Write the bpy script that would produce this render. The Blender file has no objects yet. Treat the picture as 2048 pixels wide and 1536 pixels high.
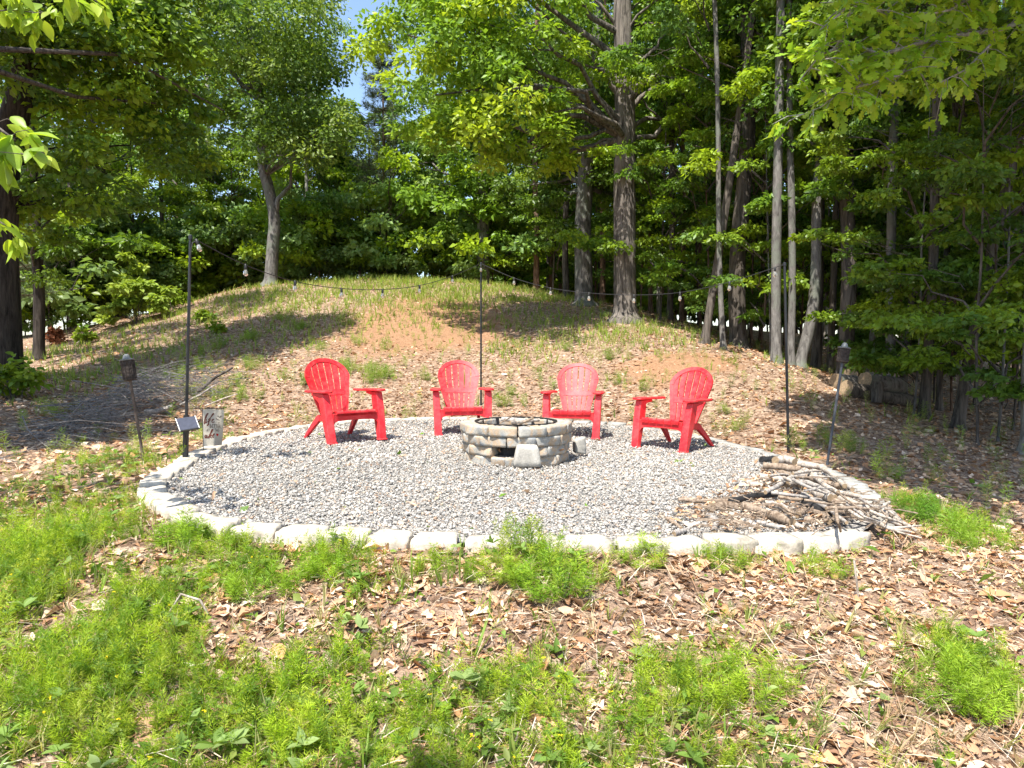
import bpy, math, random
import numpy as np
from mathutils import Vector, Matrix

# ------------------------------------------------------------------ camera, sky, sun, exposure
SC = bpy.context.scene
C = SC.collection
PITCH = math.radians(2.65)
CAM = np.array([0.0, 0.0, 1.05])
FPX = 1384.0                                   # focal length in pixels of the 2048 px wide photograph
cam = bpy.data.cameras.new("camera")
cam.sensor_width = 36.0
cam.lens = FPX / 2048 * 36.0
cam.clip_start = 0.05
cam.clip_end = 2000
camo = bpy.data.objects.new("camera", cam)
camo.location = CAM
camo.rotation_euler = (math.pi / 2 - PITCH, 0, 0)
C.objects.link(camo)
SC.camera = camo

SUN = Vector((-0.22, -0.44, 0.87)).normalized()      # towards the sun
W_ = bpy.data.worlds.new("World")
SC.world = W_
W_.use_nodes = True
nt = W_.node_tree
sky = nt.nodes.new("ShaderNodeTexSky")
sky.sky_type = 'NISHITA'
sky.sun_disc = False
sky.sun_elevation = math.asin(SUN.z)
sky.sun_rotation = math.atan2(SUN.x, SUN.y)
nt.links.new(sky.outputs[0], nt.nodes["Background"].inputs[0])
nt.nodes["Background"].inputs[1].default_value = 0.15
sl = bpy.data.lights.new("sun", 'SUN')
sl.energy = 5.0
sl.angle = math.radians(0.53)
sl.color = (1.0, 0.945, 0.85)
so = bpy.data.objects.new("sun", sl)
so.rotation_euler = SUN.to_track_quat('Z', 'Y').to_euler()
so.location = (-10, -20, 40)
C.objects.link(so)
SC.view_settings.view_transform = 'Standard'
SC.view_settings.look = 'None'
SC.view_settings.gamma = 1.0
SC.view_settings.use_curve_mapping = False
SC.view_settings.exposure = 1.10
SC.render.engine = 'CYCLES'
cy = SC.cycles
cy.max_bounces = 6
cy.diffuse_bounces = 4
cy.glossy_bounces = 2
cy.transmission_bounces = 4
cy.transparent_max_bounces = 4
cy.caustics_reflective = False
cy.caustics_refractive = False
cy.use_denoising = True
try:
    cy.denoiser = 'OPENIMAGEDENOISE'
    cy.denoising_input_passes = 'RGB_ALBEDO_NORMAL'
except Exception:
    pass

RNG = np.random.default_rng(7)
random.seed(7)

# ------------------------------------------------------------------ helpers: pixels to places
_f = np.array([0, math.cos(PITCH), -math.sin(PITCH)])
_u = np.array([0, math.sin(PITCH), math.cos(PITCH)])
_r = np.array([1.0, 0, 0])
def ray(px, py):
    return _f + _r * ((px - 1024) / FPX) - _u * ((py - 768) / FPX)
def at(px, py, d):                # the point seen at px,py whose distance along Y is d
    r = ray(px, py)
    return CAM + r * (d / r[1])
def pz(x):                        # the patio falls a little to the right
    return -.028 * (x + 1.5)
def on_z(px, py, z):              # the point seen at px,py at height z above the patio's plane
    r = ray(px, py); p = CAM + r * ((z - CAM[2]) / r[2])
    for _ in range(6): p = CAM + r * ((z + pz(p[0]) - CAM[2]) / r[2])
    return p

def vnoise(x, y, freq, seed=0):
    x = np.asarray(x, float) * freq + 1000.3 + seed * 17.13
    y = np.asarray(y, float) * freq + 1000.7 + seed * 9.71
    xi = np.floor(x).astype(np.int64); yi = np.floor(y).astype(np.int64)
    fx = x - xi; fy = y - yi
    fx = fx * fx * (3 - 2 * fx); fy = fy * fy * (3 - 2 * fy)
    def h(a, b):
        n = (a * 374761393 + b * 668265263 + seed * 974634777) & 0x7fffffff
        n = ((n ^ (n >> 13)) * 1274126177) & 0x7fffffff
        n = n ^ (n >> 16)
        return (n & 0xffff) / 65535.0
    a = h(xi, yi); b = h(xi + 1, yi); c = h(xi, yi + 1); d = h(xi + 1, yi + 1)
    return (a * (1 - fx) + b * fx) * (1 - fy) + (c * (1 - fx) + d * fx) * fy
def fbm(x, y, freq, seed=0, octv=3):
    s = 0; a = 1; t = 0
    for o in range(octv):
        s = s + a * vnoise(x, y, freq * 2 ** o, seed + o); t += a; a *= .5
    return s / t

# ------------------------------------------------------------------ the patio's outline
PC = np.array([0.0, 7.4])
_outl = [(-1.87, 4.16), (-2.33, 4.64), (-2.62, 5.02), (-2.79, 5.37), (-2.92, 6.05), (-3.10, 7.28), (-3.02, 8.4), (-2.33, 10.1),
         (-1.2, 10.93), (0, 11.1), (1.75, 10.75), (2.72, 8.95), (3.0, 7.7), (3.12, 7.0), (2.95, 5.78), (2.67, 4.98), (2.05, 4.22),
         (1.43, 4.12), (.5, 3.97), (0, 3.94), (-.94, 4.02)]
_pts = np.array(_outl) - PC
_th = np.arctan2(_pts[:, 1], _pts[:, 0]); _rd = np.hypot(_pts[:, 0], _pts[:, 1])
_o = np.argsort(_th); _th = _th[_o]; _rd = _rd[_o]
_tt = np.concatenate([_th - 2 * math.pi, _th, _th + 2 * math.pi]); _rr = np.tile(_rd, 3)
_fine = np.linspace(-2 * math.pi, 2 * math.pi, 1441)
_fr = np.interp(_fine, _tt, _rr)
_k = np.hanning(19); _k /= _k.sum()
_frs = np.convolve(_fr, _k, 'same')
def prad(theta):
    return np.interp(theta, _fine, _frs)
def patio_f(x, y):                # metres outside (+) or inside (-) the edge, measured radially
    dx = np.asarray(x) - PC[0]; dy = np.asarray(y) - PC[1]
    return np.hypot(dx, dy) - prad(np.arctan2(dy, dx))

# ------------------------------------------------------------------ the ground's heights
_cp = [at(*p) for p in [
    (1024, 832, 11.4), (1024, 772, 13), (1024, 702, 16), (1024, 640, 19.5), (1024, 602, 22), (1000, 574, 25),
    (800, 832, 11.6), (800, 772, 13.2), (800, 695, 16.5), (800, 620, 20), (800, 559, 25.5),
    (600, 838, 11.4), (600, 770, 13), (600, 700, 16), (600, 625, 20), (600, 567, 26),
    (430, 860, 9.9), (400, 770, 13), (400, 680, 17.5), (390, 602, 25), (480, 577, 26),
    (280, 880, 8.6), (250, 780, 12.5), (250, 700, 17), (220, 650, 23),
    (120, 900, 7.8), (100, 800, 12), (100, 730, 16), (60, 700, 20),
    (0, 960, 6.2), (0, 860, 9), (0, 790, 12), (-150, 740, 15), (-200, 900, 7),
    (1160, 612, 21), (1250, 636, 18.5), (1200, 690, 16), (1200, 770, 13), (1200, 836, 11),
    (1330, 662, 17), (1420, 697, 15), (1380, 760, 12.5), (1400, 840, 11.0),
    (1530, 728, 13.5), (1500, 800, 11), (1560, 880, 9.2), (1640, 768, 12.4), (1750, 805, 12), (1830, 838, 11.3),
    (1740, 905, 8.4), (1900, 905, 8.6), (2048, 940, 8.2), (1900, 1000, 6.0), (2048, 1085, 4.9),
    (1700, 765, 17), (1700, 722, 22), (1700, 690, 27), (1560, 690, 27), (1450, 655, 30), (1900, 770, 18), (1960, 720, 24),
    (1350, 640, 27), (2150, 720, 26), (2200, 820, 14)]]
_cp += [np.array(p, float) for p in [
    (-1.95, 3.95, -.06), (-.9, 3.8, -.08), (0, 3.72, -.10), (.8, 3.75, -.13), (1.6, 3.88, -.15), (2.45, 4.1, -.19), (3.05, 4.85, -.21),
    (-3.0, 4.9, -.03), (-3.3, 6, .0), (-3.4, 7.3, 0.03), (3.35, 5.7, -.20), (3.45, 6.9, -.17), (3.3, 7.8, -.15),
    (0, 3.1, -.26), (-1.3, 3.1, -.22), (1.4, 3.1, -.30), (0, 2.2, -.47), (-2, 2.2, -.42), (2, 2.2, -.50), (0, 1, -.68), (0, -1, -.85),
    (-4, 2, -.42), (4, 2, -.55), (-4.5, 4, -.10), (5, 4, -.38), (6, 1, -.8), (-6, 1, -.6), (0, -10, -1.6), (12, -5, -1.6), (-12, -5, -1.2),
    (9, 8, -.75), (14, 10, -1.0), (-12, 10, .3), (-16, 18, .9),
    (0, 31, 3.3), (-9, 32, 2.9), (9, 36, 2.4), (0, 45, 2.6), (-22, 34, 1.4), (22, 38, 1.6), (-30, 55, 1.5), (30, 55, 2.2), (0, 65, 2.2),
    (-60, 20, 0), (60, 20, 0), (-60, 80, 1.5), (60, 80, 1.5), (0, 120, 2), (-90, -60, -2), (90, -60, -2), (0, -90, -2.5), (-140, 140, 2), (140, 140, 2)]]
_cp = np.array(_cp)
def _tps(r2):
    return np.where(r2 > 1e-9, .5 * r2 * np.log(np.maximum(r2, 1e-9)), 0)
_n = len(_cp)
_K = _tps(((_cp[:, None, :2] - _cp[None, :, :2]) ** 2).sum(-1)) + np.eye(_n) * .25
_Pm = np.c_[np.ones(_n), _cp[:, :2]]
_A = np.zeros((_n + 3, _n + 3)); _A[:_n, :_n] = _K; _A[:_n, _n:] = _Pm; _A[_n:, :_n] = _Pm.T
_sol = np.linalg.solve(_A, np.r_[_cp[:, 2], 0, 0, 0])
def tz(x, y):
    x = np.asarray(x, float); y = np.asarray(y, float); sh = np.broadcast(x, y).shape
    xf = np.clip(np.broadcast_to(x, sh).ravel(), -140, 140); yf = np.clip(np.broadcast_to(y, sh).ravel(), -90, 140)
    z = np.zeros(xf.size)
    for s in range(0, xf.size, 20000):
        a = xf[s:s + 20000]; b = yf[s:s + 20000]
        k = _tps((a[:, None] - _cp[None, :, 0]) ** 2 + (b[:, None] - _cp[None, :, 1]) ** 2)
        z[s:s + 20000] = k @ _sol[:_n] + _sol[_n] + _sol[_n + 1] * a + _sol[_n + 2] * b
    z = z + (fbm(xf, yf, .9, 3) - .5) * np.where(yf > 12, .17, .09) + (fbm(xf, yf, 5, 5, 2) - .5) * .025
    f = patio_f(xf, yf)
    t = np.clip((f + .02) / .22, 0, 1); t = t * t * (3 - 2 * t)
    z = (pz(xf) - .045) * (1 - t) + z * t
    return z.reshape(sh)
def tz1(x, y):
    return float(tz(np.array([x]), np.array([y]))[0])
def hit(px, py, dmax=60):         # where the sight line through px,py meets the ground
    r = ray(px, py); r = r / r[1]
    ds = np.geomspace(1.2, dmax, 900)
    g = tz(CAM[0] + r[0] * ds, ds); zz = CAM[2] + r[2] * ds
    i = np.argmax(zz < g)
    if zz[i] >= g[i]:
        i = len(ds) - 1
    d = ds[i]
    return np.array([CAM[0] + r[0] * d, d, g[i]])

# ------------------------------------------------------------------ helpers: meshes
def mesh_np(name, V, F, col=None, smooth=False):
    me = bpy.data.meshes.new(name)
    V = np.ascontiguousarray(V, np.float32); F = np.ascontiguousarray(F, np.int32)
    me.vertices.add(len(V)); me.vertices.foreach_set("co", V.ravel())
    m, k = F.shape
    me.loops.add(m * k); me.loops.foreach_set("vertex_index", F.ravel())
    me.polygons.add(m)
    me.polygons.foreach_set("loop_start", np.arange(0, m * k, k, dtype=np.int32))
    if smooth:
        me.polygons.foreach_set("use_smooth", np.ones(m, bool))
    if col is not None:
        a = me.color_attributes.new("tint", 'FLOAT_COLOR', 'POINT')
        a.data.foreach_set("color", np.c_[col, np.ones(len(col))].astype(np.float32).ravel())
    me.update(calc_edges=True)
    return me
def link(name, me, mat=None, parent=None, loc=None):
    o = bpy.data.objects.new(name, me)
    C.objects.link(o)
    if mat is not None and me is not None and not me.materials:
        for m in (mat if isinstance(mat, (list, tuple)) else [mat]):
            me.materials.append(m)
    if parent is not None:
        o.parent = parent
    if loc is not None:
        o.location = loc
    return o
def tag(o, label, cat, group=None, kind=None):
    o["label"] = label; o["category"] = cat
    if group: o["group"] = group
    if kind: o["kind"] = kind
    return o
def thing(name, label, cat, loc=(0, 0, 0), rz=0, group=None):
    o = bpy.data.objects.new(name, None)
    o.empty_display_size = .1
    o.location = loc; o.rotation_euler = (0, 0, rz)
    C.objects.link(o)
    return tag(o, label, cat, group)
class MB:
    """collects shapes; build() links them as one mesh object"""
    def __init__(s): s.v = []; s.f = []; s.m = []
    def add(s, V, F, mi=0):
        b = len(s.v); s.v += [tuple(map(float, p)) for p in V]; s.f += [tuple(b + i for i in q) for q in F]; s.m += [mi] * len(F); return s
    def box(s, c, d, mi=0):
        x, y, z = c; a, b, h = d[0] / 2, d[1] / 2, d[2] / 2
        V = [(x + i * a, y + j * b, z + k * h) for k in (-1, 1) for j in (-1, 1) for i in (-1, 1)]
        return s.add(V, [(0, 2, 3, 1), (4, 5, 7, 6), (0, 1, 5, 4), (2, 6, 7, 3), (0, 4, 6, 2), (1, 3, 7, 5)], mi)
    def hexa(s, V, mi=0):        # bottom four, top four (same order round)
        return s.add(V, [(0, 3, 2, 1), (4, 5, 6, 7), (0, 1, 5, 4), (1, 2, 6, 5), (2, 3, 7, 6), (3, 0, 4, 7)], mi)
    def prism(s, P, ext, mi=0):
        n = len(P); P = [Vector(p) for p in P]; e = Vector(ext)
        V = P + [p + e for p in P]
        F = [tuple(range(n - 1, -1, -1)), tuple(range(n, 2 * n))] + [(i, (i + 1) % n, n + (i + 1) % n, n + i) for i in range(n)]
        return s.add(V, F, mi)
    def tube(s, P, R, n=8, mi=0, cap=None, jag=0, seed=0):
        P = [Vector(p) for p in P]
        if not hasattr(R, '__len__'): R = [R] * len(P)
        rr = random.Random(seed)
        t = (P[1] - P[0]).normalized()
        u = t.orthogonal().normalized(); V = []; F = []
        for i, p in enumerate(P):
            t2 = (P[min(i + 1, len(P) - 1)] - P[max(i - 1, 0)]).normalized()
            q = t.rotation_difference(t2); u = (q @ u).normalized(); t = t2
            u = (u - t * u.dot(t)).normalized(); w = t.cross(u)
            for k in range(n):
                a = 2 * math.pi * k / n
                r = R[i] * (1 + jag * (rr.random() - .5))
                V.append(p + u * math.cos(a) * r + w * math.sin(a) * r)
        for i in range(len(P) - 1):
            for k in range(n):
                F.append((i * n + k, i * n + (k + 1) % n, (i + 1) * n + (k + 1) % n, (i + 1) * n + k))
        s.add(V, F, mi)
        c = mi if cap is None else cap
        s.add(V[:n], [tuple(range(n - 1, -1, -1))], c)
        s.add(V[-n:], [tuple(range(n))], c)
        return s
    def lathe(s, prof, n=16, mi=0, c=(0, 0, 0)):
        V = [(c[0] + r * math.cos(2 * math.pi * k / n), c[1] + r * math.sin(2 * math.pi * k / n), c[2] + z) for r, z in prof for k in range(n)]
        F = [(i * n + k, i * n + (k + 1) % n, (i + 1) * n + (k + 1) % n, (i + 1) * n + k) for i in range(len(prof) - 1) for k in range(n)]
        F += [tuple(range(n - 1, -1, -1)), tuple((len(prof) - 1) * n + k for k in range(n))]
        return s.add(V, F, mi)
    def mesh(s, name, smooth=False):
        me = bpy.data.meshes.new(name)
        me.from_pydata(s.v, [], s.f)
        me.polygons.foreach_set("material_index", s.m)
        if smooth: me.polygons.foreach_set("use_smooth", [True] * len(s.f))
        me.update()
        return me
    def build(s, name, mat, parent=None, bevel=0, smooth=False, loc=None, seg=2):
        o = link(name, s.mesh(name, smooth), mat, parent, loc)
        if bevel:
            b = o.modifiers.new("bevel", 'BEVEL'); b.width = bevel; b.segments = seg; b.limit_method = 'ANGLE'; b.angle_limit = math.radians(35)
        return o
def smooth_tube(o, ang=50):
    o.data.polygons.foreach_set("use_smooth", [len(p.vertices) == 4 for p in o.data.polygons])

def scatter(tmpl, T, A, N, S, col, colj=.12):
    """many copies of small shapes as arrays. tmpl: list of (V,F); T place, A long axis, N normal, S size, col colour of each"""
    n = len(T)
    A = A / np.maximum(np.linalg.norm(A, axis=1, keepdims=True), 1e-9)
    N = N - A * (N * A).sum(1, keepdims=True)
    N = N / np.maximum(np.linalg.norm(N, axis=1, keepdims=True), 1e-9)
    B = np.cross(N, A)
    S = np.asarray(S, float)
    if S.ndim == 1: S = np.repeat(S[:, None], 3, 1)
    wh = RNG.integers(0, len(tmpl), n)
    Vs = []; Fs = []; Cs = []; b = 0
    for i, (V, F) in enumerate(tmpl):
        ix = np.nonzero(wh == i)[0]
        if not len(ix): continue
        V = np.asarray(V, float); F = np.asarray(F, int)
        P = T[ix][:, None] + (A[ix] * S[ix, :1])[:, None] * V[None, :, :1] + (B[ix] * S[ix, 1:2])[:, None] * V[None, :, 1:2] + (N[ix] * S[ix, 2:3])[:, None] * V[None, :, 2:3]
        Vs.append(P.reshape(-1, 3))
        Fs.append((F[None] + (np.arange(len(ix)) * len(V))[:, None, None]).reshape(-1, F.shape[1]) + b)
        cc = col[ix] * (1 + colj * RNG.standard_normal((len(ix), 1)))
        Cs.append(np.repeat(np.clip(cc, 0.005, .95), len(V), 0))
        b += len(ix) * len(V)
    return np.concatenate(Vs), np.concatenate(Fs), np.concatenate(Cs)
def pick(cols, n, w=None):
    cols = np.array(cols, float)
    w = None if w is None else np.array(w) / np.sum(w)
    return cols[RNG.choice(len(cols), n, p=w)]
def unit(v): return v / np.maximum(np.linalg.norm(v, axis=-1, keepdims=True), 1e-9)
def rdir(n): return unit(RNG.standard_normal((n, 3)))

# ------------------------------------------------------------------ materials
def mat(name):
    m = bpy.data.materials.new(name); m.use_nodes = True
    t = m.node_tree
    return m, t, t.nodes["Principled BSDF"], t.nodes["Material Output"]
def nd(t, typ, **kw):
    n = t.nodes.new(typ)
    for k, v in kw.items(): setattr(n, k, v)
    return n
def ramp(t, stops):
    n = t.nodes.new("ShaderNodeValToRGB")
    el = n.color_ramp.elements
    while len(el) < len(stops): el.new(.5)
    for e, (p, c) in zip(el, stops):
        e.position = p; e.color = (*c, 1)
    return n
def coords(t, scale=(1, 1, 1), which='Object'):
    tc = nd(t, "ShaderNodeTexCoord"); mp = nd(t, "ShaderNodeMapping")
    mp.inputs['Scale'].default_value = scale
    t.links.new(tc.outputs[which], mp.inputs['Vector'])
    return mp.outputs[0]
def noise(t, vec, scale, detail=4, rough=.6, dist=0):
    n = nd(t, "ShaderNodeTexNoise")
    n.inputs['Scale'].default_value = scale; n.inputs['Detail'].default_value = detail
    n.inputs['Roughness'].default_value = rough; n.inputs['Distortion'].default_value = dist
    t.links.new(vec, n.inputs['Vector'])
    return n
def bump(t, h, bs, dist=.01, strength=1):
    b = nd(t, "ShaderNodeBump"); b.inputs['Distance'].default_value = dist; b.inputs['Strength'].default_value = strength
    t.links.new(h, b.inputs['Height']); t.links.new(b.outputs[0], bs.inputs['Normal'])
    return b
def mixc(t, a, b, f, mode='MIX'):
    n = nd(t, "ShaderNodeMix", data_type='RGBA', blend_type=mode)
    for v, s in ((a, 6), (b, 7), (f, 0)):
        if isinstance(v, (int, float)): n.inputs[s].default_value = v
        elif isinstance(v, tuple): n.inputs[s].default_value = (*v, 1)
        else: t.links.new(v, n.inputs[s])
    return n.outputs[2]
def flat(name, col, rough=.6, spec=.4, metal=0, nscale=None, var=.25, bmp=0):
    m, t, b, o = mat(name)
    b.inputs['Roughness'].default_value = rough; b.inputs['Specular IOR Level'].default_value = spec; b.inputs['Metallic'].default_value = metal
    if nscale:
        n = noise(t, coords(t), nscale)
        r = ramp(t, [(.3, tuple(c * (1 - var) for c in col)), (.7, tuple(min(.95, c * (1 + var)) for c in col))])
        t.links.new(n.outputs[0], r.inputs[0]); t.links.new(r.outputs[0], b.inputs['Base Color'])
        if bmp: bump(t, n.outputs[0], b, bmp)
    else:
        b.inputs['Base Color'].default_value = (*col, 1)
    return m
def leafmat(name, trans=.38, rough=.45, spec=.35, rnd=.35, tcol=(1.25, 1.2, .55), gain=1.0):
    m, t, b, o = mat(name)
    at_ = nd(t, "ShaderNodeAttribute", attribute_name="tint")
    oi = nd(t, "ShaderNodeObjectInfo")
    mr = nd(t, "ShaderNodeMapRange"); mr.inputs[3].default_value = gain * (1 - rnd); mr.inputs[4].default_value = gain * (1 + rnd)
    t.links.new(oi.outputs['Random'], mr.inputs[0])
    c = nd(t, "ShaderNodeVectorMath", operation='SCALE')
    t.links.new(at_.outputs['Color'], c.inputs[0]); t.links.new(mr.outputs[0], c.inputs['Scale'])
    t.links.new(c.outputs[0], b.inputs['Base Color'])
    b.inputs['Roughness'].default_value = rough; b.inputs['Specular IOR Level'].default_value = spec
    if trans:
        tr = nd(t, "ShaderNodeBsdfTranslucent")
        mm = nd(t, "ShaderNodeVectorMath", operation='MULTIPLY'); mm.inputs[1].default_value = tcol
        t.links.new(c.outputs[0], mm.inputs[0]); t.links.new(mm.outputs[0], tr.inputs[0])
        mx = nd(t, "ShaderNodeMixShader"); mx.inputs[0].default_value = trans
        t.links.new(b.outputs[0], mx.inputs[1]); t.links.new(tr.outputs[0], mx.inputs[2]); t.links.new(mx.outputs[0], o.inputs[0])
    return m
M_leaf = leafmat("tree_leaf", .48, .42, .4, .26, gain=1.16)
M_weed = leafmat("weed_leaf", .42, .5, .25, .0)
M_dead = leafmat("dead_leaf", .12, .75, .15, .0, (1.1, .9, .6))
M_stone = leafmat("gravel_stone", 0, .85, .2, .0)
M_needle = leafmat("pine_needle", .2, .5, .3, .2)

def barkmat(name, dark, light, vs=14, stretch=.12, patch=None, bd=.03):
    m, t, b, o = mat(name)
    v = coords(t, (1, 1, stretch))
    n = noise(t, v, vs, 6, .65, .6)
    r = ramp(t, [(.36, dark), (.5, tuple((a + c) / 2 for a, c in zip(dark, light))), (.68, light)])
    t.links.new(n.outputs[0], r.inputs[0])
    n2 = noise(t, coords(t), 1.7, 3)
    col = mixc(t, r.outputs[0], (1.0, 1.0, 1.0), 0.0)
    if patch:
        r2 = ramp(t, [(.5, (0, 0, 0)), (.6, (1, 1, 1))]); t.links.new(n2.outputs[0], r2.inputs[0])
        col = mixc(t, col, patch, r2.outputs[0])
    t.links.new(col, b.inputs['Base Color'])
    b.inputs['Roughness'].default_value = .9; b.inputs['Specular IOR Level'].default_value = .15
    bump(t, n.outputs[0], b, bd, 1)
    return m
B_oak = barkmat("oak_bark", (.045, .039, .035), (.245, .215, .190), 13, .10, None, .05)
B_grey = barkmat("grey_bark", (.065, .060, .057), (.215, .203, .190), 14, .3, (.15, .16, .135), .02)
B_brown = barkmat("brown_bark", (.040, .034, .030), (.165, .142, .122), 16, .15, None, .03)
B_shaded = barkmat("shaded_bark", (.018, .015, .013), (.075, .062, .052), 16, .15, None, .03)  # bark colour darkened as if in shade, for the left trunks
B_pine = barkmat("pine_bark", (.06, .035, .025), (.26, .17, .12), 12, .35, None, .03)
B_pale = barkmat("pale_bark", (.17, .155, .135), (.40, .37, .33), 16, .3, (.30, .30, .27), .015)

# the ground: leaf litter with bare orange clay
M_ground, t, b, o = mat("leaf_litter_ground")
v = coords(t)
vo = nd(t, "ShaderNodeTexVoronoi"); vo.inputs['Scale'].default_value = 17; vo.inputs['Randomness'].default_value = 1
wv = noise(t, v, 9, 3); mv = nd(t, "ShaderNodeVectorMath", operation='MULTIPLY_ADD')
mv.inputs[1].default_value = (.25, .25, .25); t.links.new(wv.outputs[1], mv.inputs[0]); t.links.new(v, mv.inputs[2])
t.links.new(mv.outputs[0], vo.inputs['Vector'])
lr = ramp(t, [(0, (.16, .095, .06)), (.35, (.32, .21, .145)), (.65, (.43, .30, .21)), (1, (.55, .42, .32))])
sp = nd(t, "ShaderNodeSeparateColor"); t.links.new(vo.outputs['Color'], sp.inputs[0]); t.links.new(sp.outputs[0], lr.inputs[0])
fn = noise(t, v, 60, 4, .7)
fr = ramp(t, [(.3, (.55, .55, .55)), (.7, (1.25, 1.25, 1.25))]); t.links.new(fn.outputs[0], fr.inputs[0])
lit = mixc(t, lr.outputs[0], fr.outputs[0], 1.0, 'MULTIPLY')
cn = noise(t, v, 25, 5, .65)
cr = ramp(t, [(.3, (.28, .15, .085)), (.55, (.40, .225, .125)), (.75, (.48, .31, .20))]); t.links.new(cn.outputs[0], cr.inputs[0])
ga = nd(t, "ShaderNodeAttribute", attribute_name="tint")
gs = nd(t, "ShaderNodeSeparateColor"); t.links.new(ga.outputs['Color'], gs.inputs[0])
jn = noise(t, v, 4, 5, .7)
ad = nd(t, "ShaderNodeMath", operation='MULTIPLY_ADD'); ad.inputs[1].default_value = .9; ad.inputs[2].default_value = -.45
t.links.new(jn.outputs[0], ad.inputs[0])
a2 = nd(t, "ShaderNodeMath", operation='ADD'); t.links.new(gs.outputs[0], a2.inputs[0]); t.links.new(ad.outputs[0], a2.inputs[1])
cr2 = ramp(t, [(.34, (0, 0, 0)), (.62, (.85, .85, .85))]); t.links.new(a2.outputs[0], cr2.inputs[0])
col = mixc(t, lit, cr.outputs[0], cr2.outputs[0])
t.links.new(col, b.inputs['Base Color'])
b.inputs['Roughness'].default_value = .95; b.inputs['Specular IOR Level'].default_value = .1
hm = nd(t, "ShaderNodeMath", operation='ADD'); t.links.new(vo.outputs['Distance'], hm.inputs[0]); t.links.new(fn.outputs[0], hm.inputs[1])
bump(t, hm.outputs[0], b, .03, 1)

# the gravel bed under the loose stones
M_bed, t, b, o = mat("gravel_bed")
v = coords(t)
vo = nd(t, "ShaderNodeTexVoronoi"); vo.inputs['Scale'].default_value = 48; t.links.new(v, vo.inputs['Vector'])
sp = nd(t, "ShaderNodeSeparateColor"); t.links.new(vo.outputs['Color'], sp.inputs[0])
r1 = ramp(t, [(0, (.21, .20, .185)), (.4, (.32, .305, .285)), (.75, (.39, .37, .345)), (1, (.52, .495, .46))]); t.links.new(sp.outputs[0], r1.inputs[0])
t.links.new(r1.outputs[0], b.inputs['Base Color']); b.inputs['Roughness'].default_value = .9
bump(t, vo.outputs['Distance'], b, .02, 1).invert = True

def blockmat(name, stops, top=None):
    m, t, b, o = mat(name)
    v = coords(t); oi = nd(t, "ShaderNodeObjectInfo")
    ad = nd(t, "ShaderNodeVectorMath", operation='ADD'); sc_ = nd(t, "ShaderNodeVectorMath", operation='SCALE'); sc_.inputs['Scale'].default_value = 30
    cmb = nd(t, "ShaderNodeCombineXYZ")
    for i in range(3): t.links.new(oi.outputs['Random'], cmb.inputs[i])
    t.links.new(cmb.outputs[0], sc_.inputs[0]); t.links.new(sc_.outputs[0], ad.inputs[1]); t.links.new(v, ad.inputs[0])
    n = noise(t, ad.outputs[0], 7, 3, .55, .5); n2 = noise(t, ad.outputs[0], 70, 4, .7)
    r = ramp(t, stops); t.links.new(n.outputs[0], r.inputs[0])
    r2 = ramp(t, [(.3, (.75, .75, .75)), (.7, (1.15, 1.15, 1.15))]); t.links.new(n2.outputs[0], r2.inputs[0])
    c = mixc(t, r.outputs[0], r2.outputs[0], 1.0, 'MULTIPLY')
    t.links.new(c, b.inputs['Base Color']); b.inputs['Roughness'].default_value = .92; b.inputs['Specular IOR Level'].default_value = .2
    bump(t, n2.outputs[0], b, .004, .8)
    return m
M_pit = blockmat("pit_block_stone", [(.30, (.22, .235, .25)), (.43, (.36, .34, .30)), (.52, (.42, .31, .21)), (.60, (.33, .325, .305)), (.75, (.44, .41, .35))])
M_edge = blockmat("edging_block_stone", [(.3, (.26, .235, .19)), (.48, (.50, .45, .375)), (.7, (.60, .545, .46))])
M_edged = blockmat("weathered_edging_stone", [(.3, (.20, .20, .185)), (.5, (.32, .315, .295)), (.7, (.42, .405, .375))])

M_red, t, b, o = mat("red_plastic")
v = coords(t); n = noise(t, v, 5, 4)
r = ramp(t, [(.3, (.50, .010, .018)), (.55, (.66, .018, .028)), (.75, (.72, .05, .055))]); t.links.new(n.outputs[0], r.inputs[0])
oi = nd(t, "ShaderNodeObjectInfo"); vm = nd(t, "ShaderNodeVectorMath", operation='MULTIPLY_ADD'); vm.inputs[1].default_value = (9, 9, 9)
cb = nd(t, "ShaderNodeCombineXYZ")
for i in range(3): t.links.new(oi.outputs['Random'], cb.inputs[i])
t.links.new(cb.outputs[0], vm.inputs[0]); t.links.new(v, vm.inputs[2])
nd1 = noise(t, vm.outputs[0], 16, 5, .7)
ge = nd(t, "ShaderNodeNewGeometry"); sx = nd(t, "ShaderNodeSeparateXYZ"); t.links.new(ge.outputs['Normal'], sx.inputs[0])
du = nd(t, "ShaderNodeMath", operation='MULTIPLY'); dr = ramp(t, [(.42, (0, 0, 0)), (.75, (.55, .55, .55))]); t.links.new(nd1.outputs[0], dr.inputs[0])
cl_ = nd(t, "ShaderNodeMapRange"); cl_.inputs[1].default_value = -.2; cl_.inputs[2].default_value = 1; cl_.inputs[3].default_value = .12; cl_.inputs[4].default_value = .7; t.links.new(sx.outputs[2], cl_.inputs[0])
t.links.new(dr.outputs[0], du.inputs[0]); t.links.new(cl_.outputs[0], du.inputs[1])
t.links.new(mixc(t, r.outputs[0], (.55, .30, .24), du.outputs[0]), b.inputs['Base Color'])   # dust and pollen on the plastic
n2 = noise(t, v, 180, 2); bump(t, n2.outputs[0], b, .0012, .5)
b.inputs['Roughness'].default_value = .42; b.inputs['Specular IOR Level'].default_value = .45
M_black = flat("black_metal", (.012, .013, .015), .4, .5)
M_steel = flat("dark_steel", (.03, .03, .032), .55, .5, .6, 12)
M_panel = flat("solar_cells", (.045, .05, .075), .3, .6, 0, 30, .2)
M_white = flat("white_plastic", (.72, .72, .72), .4)
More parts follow.
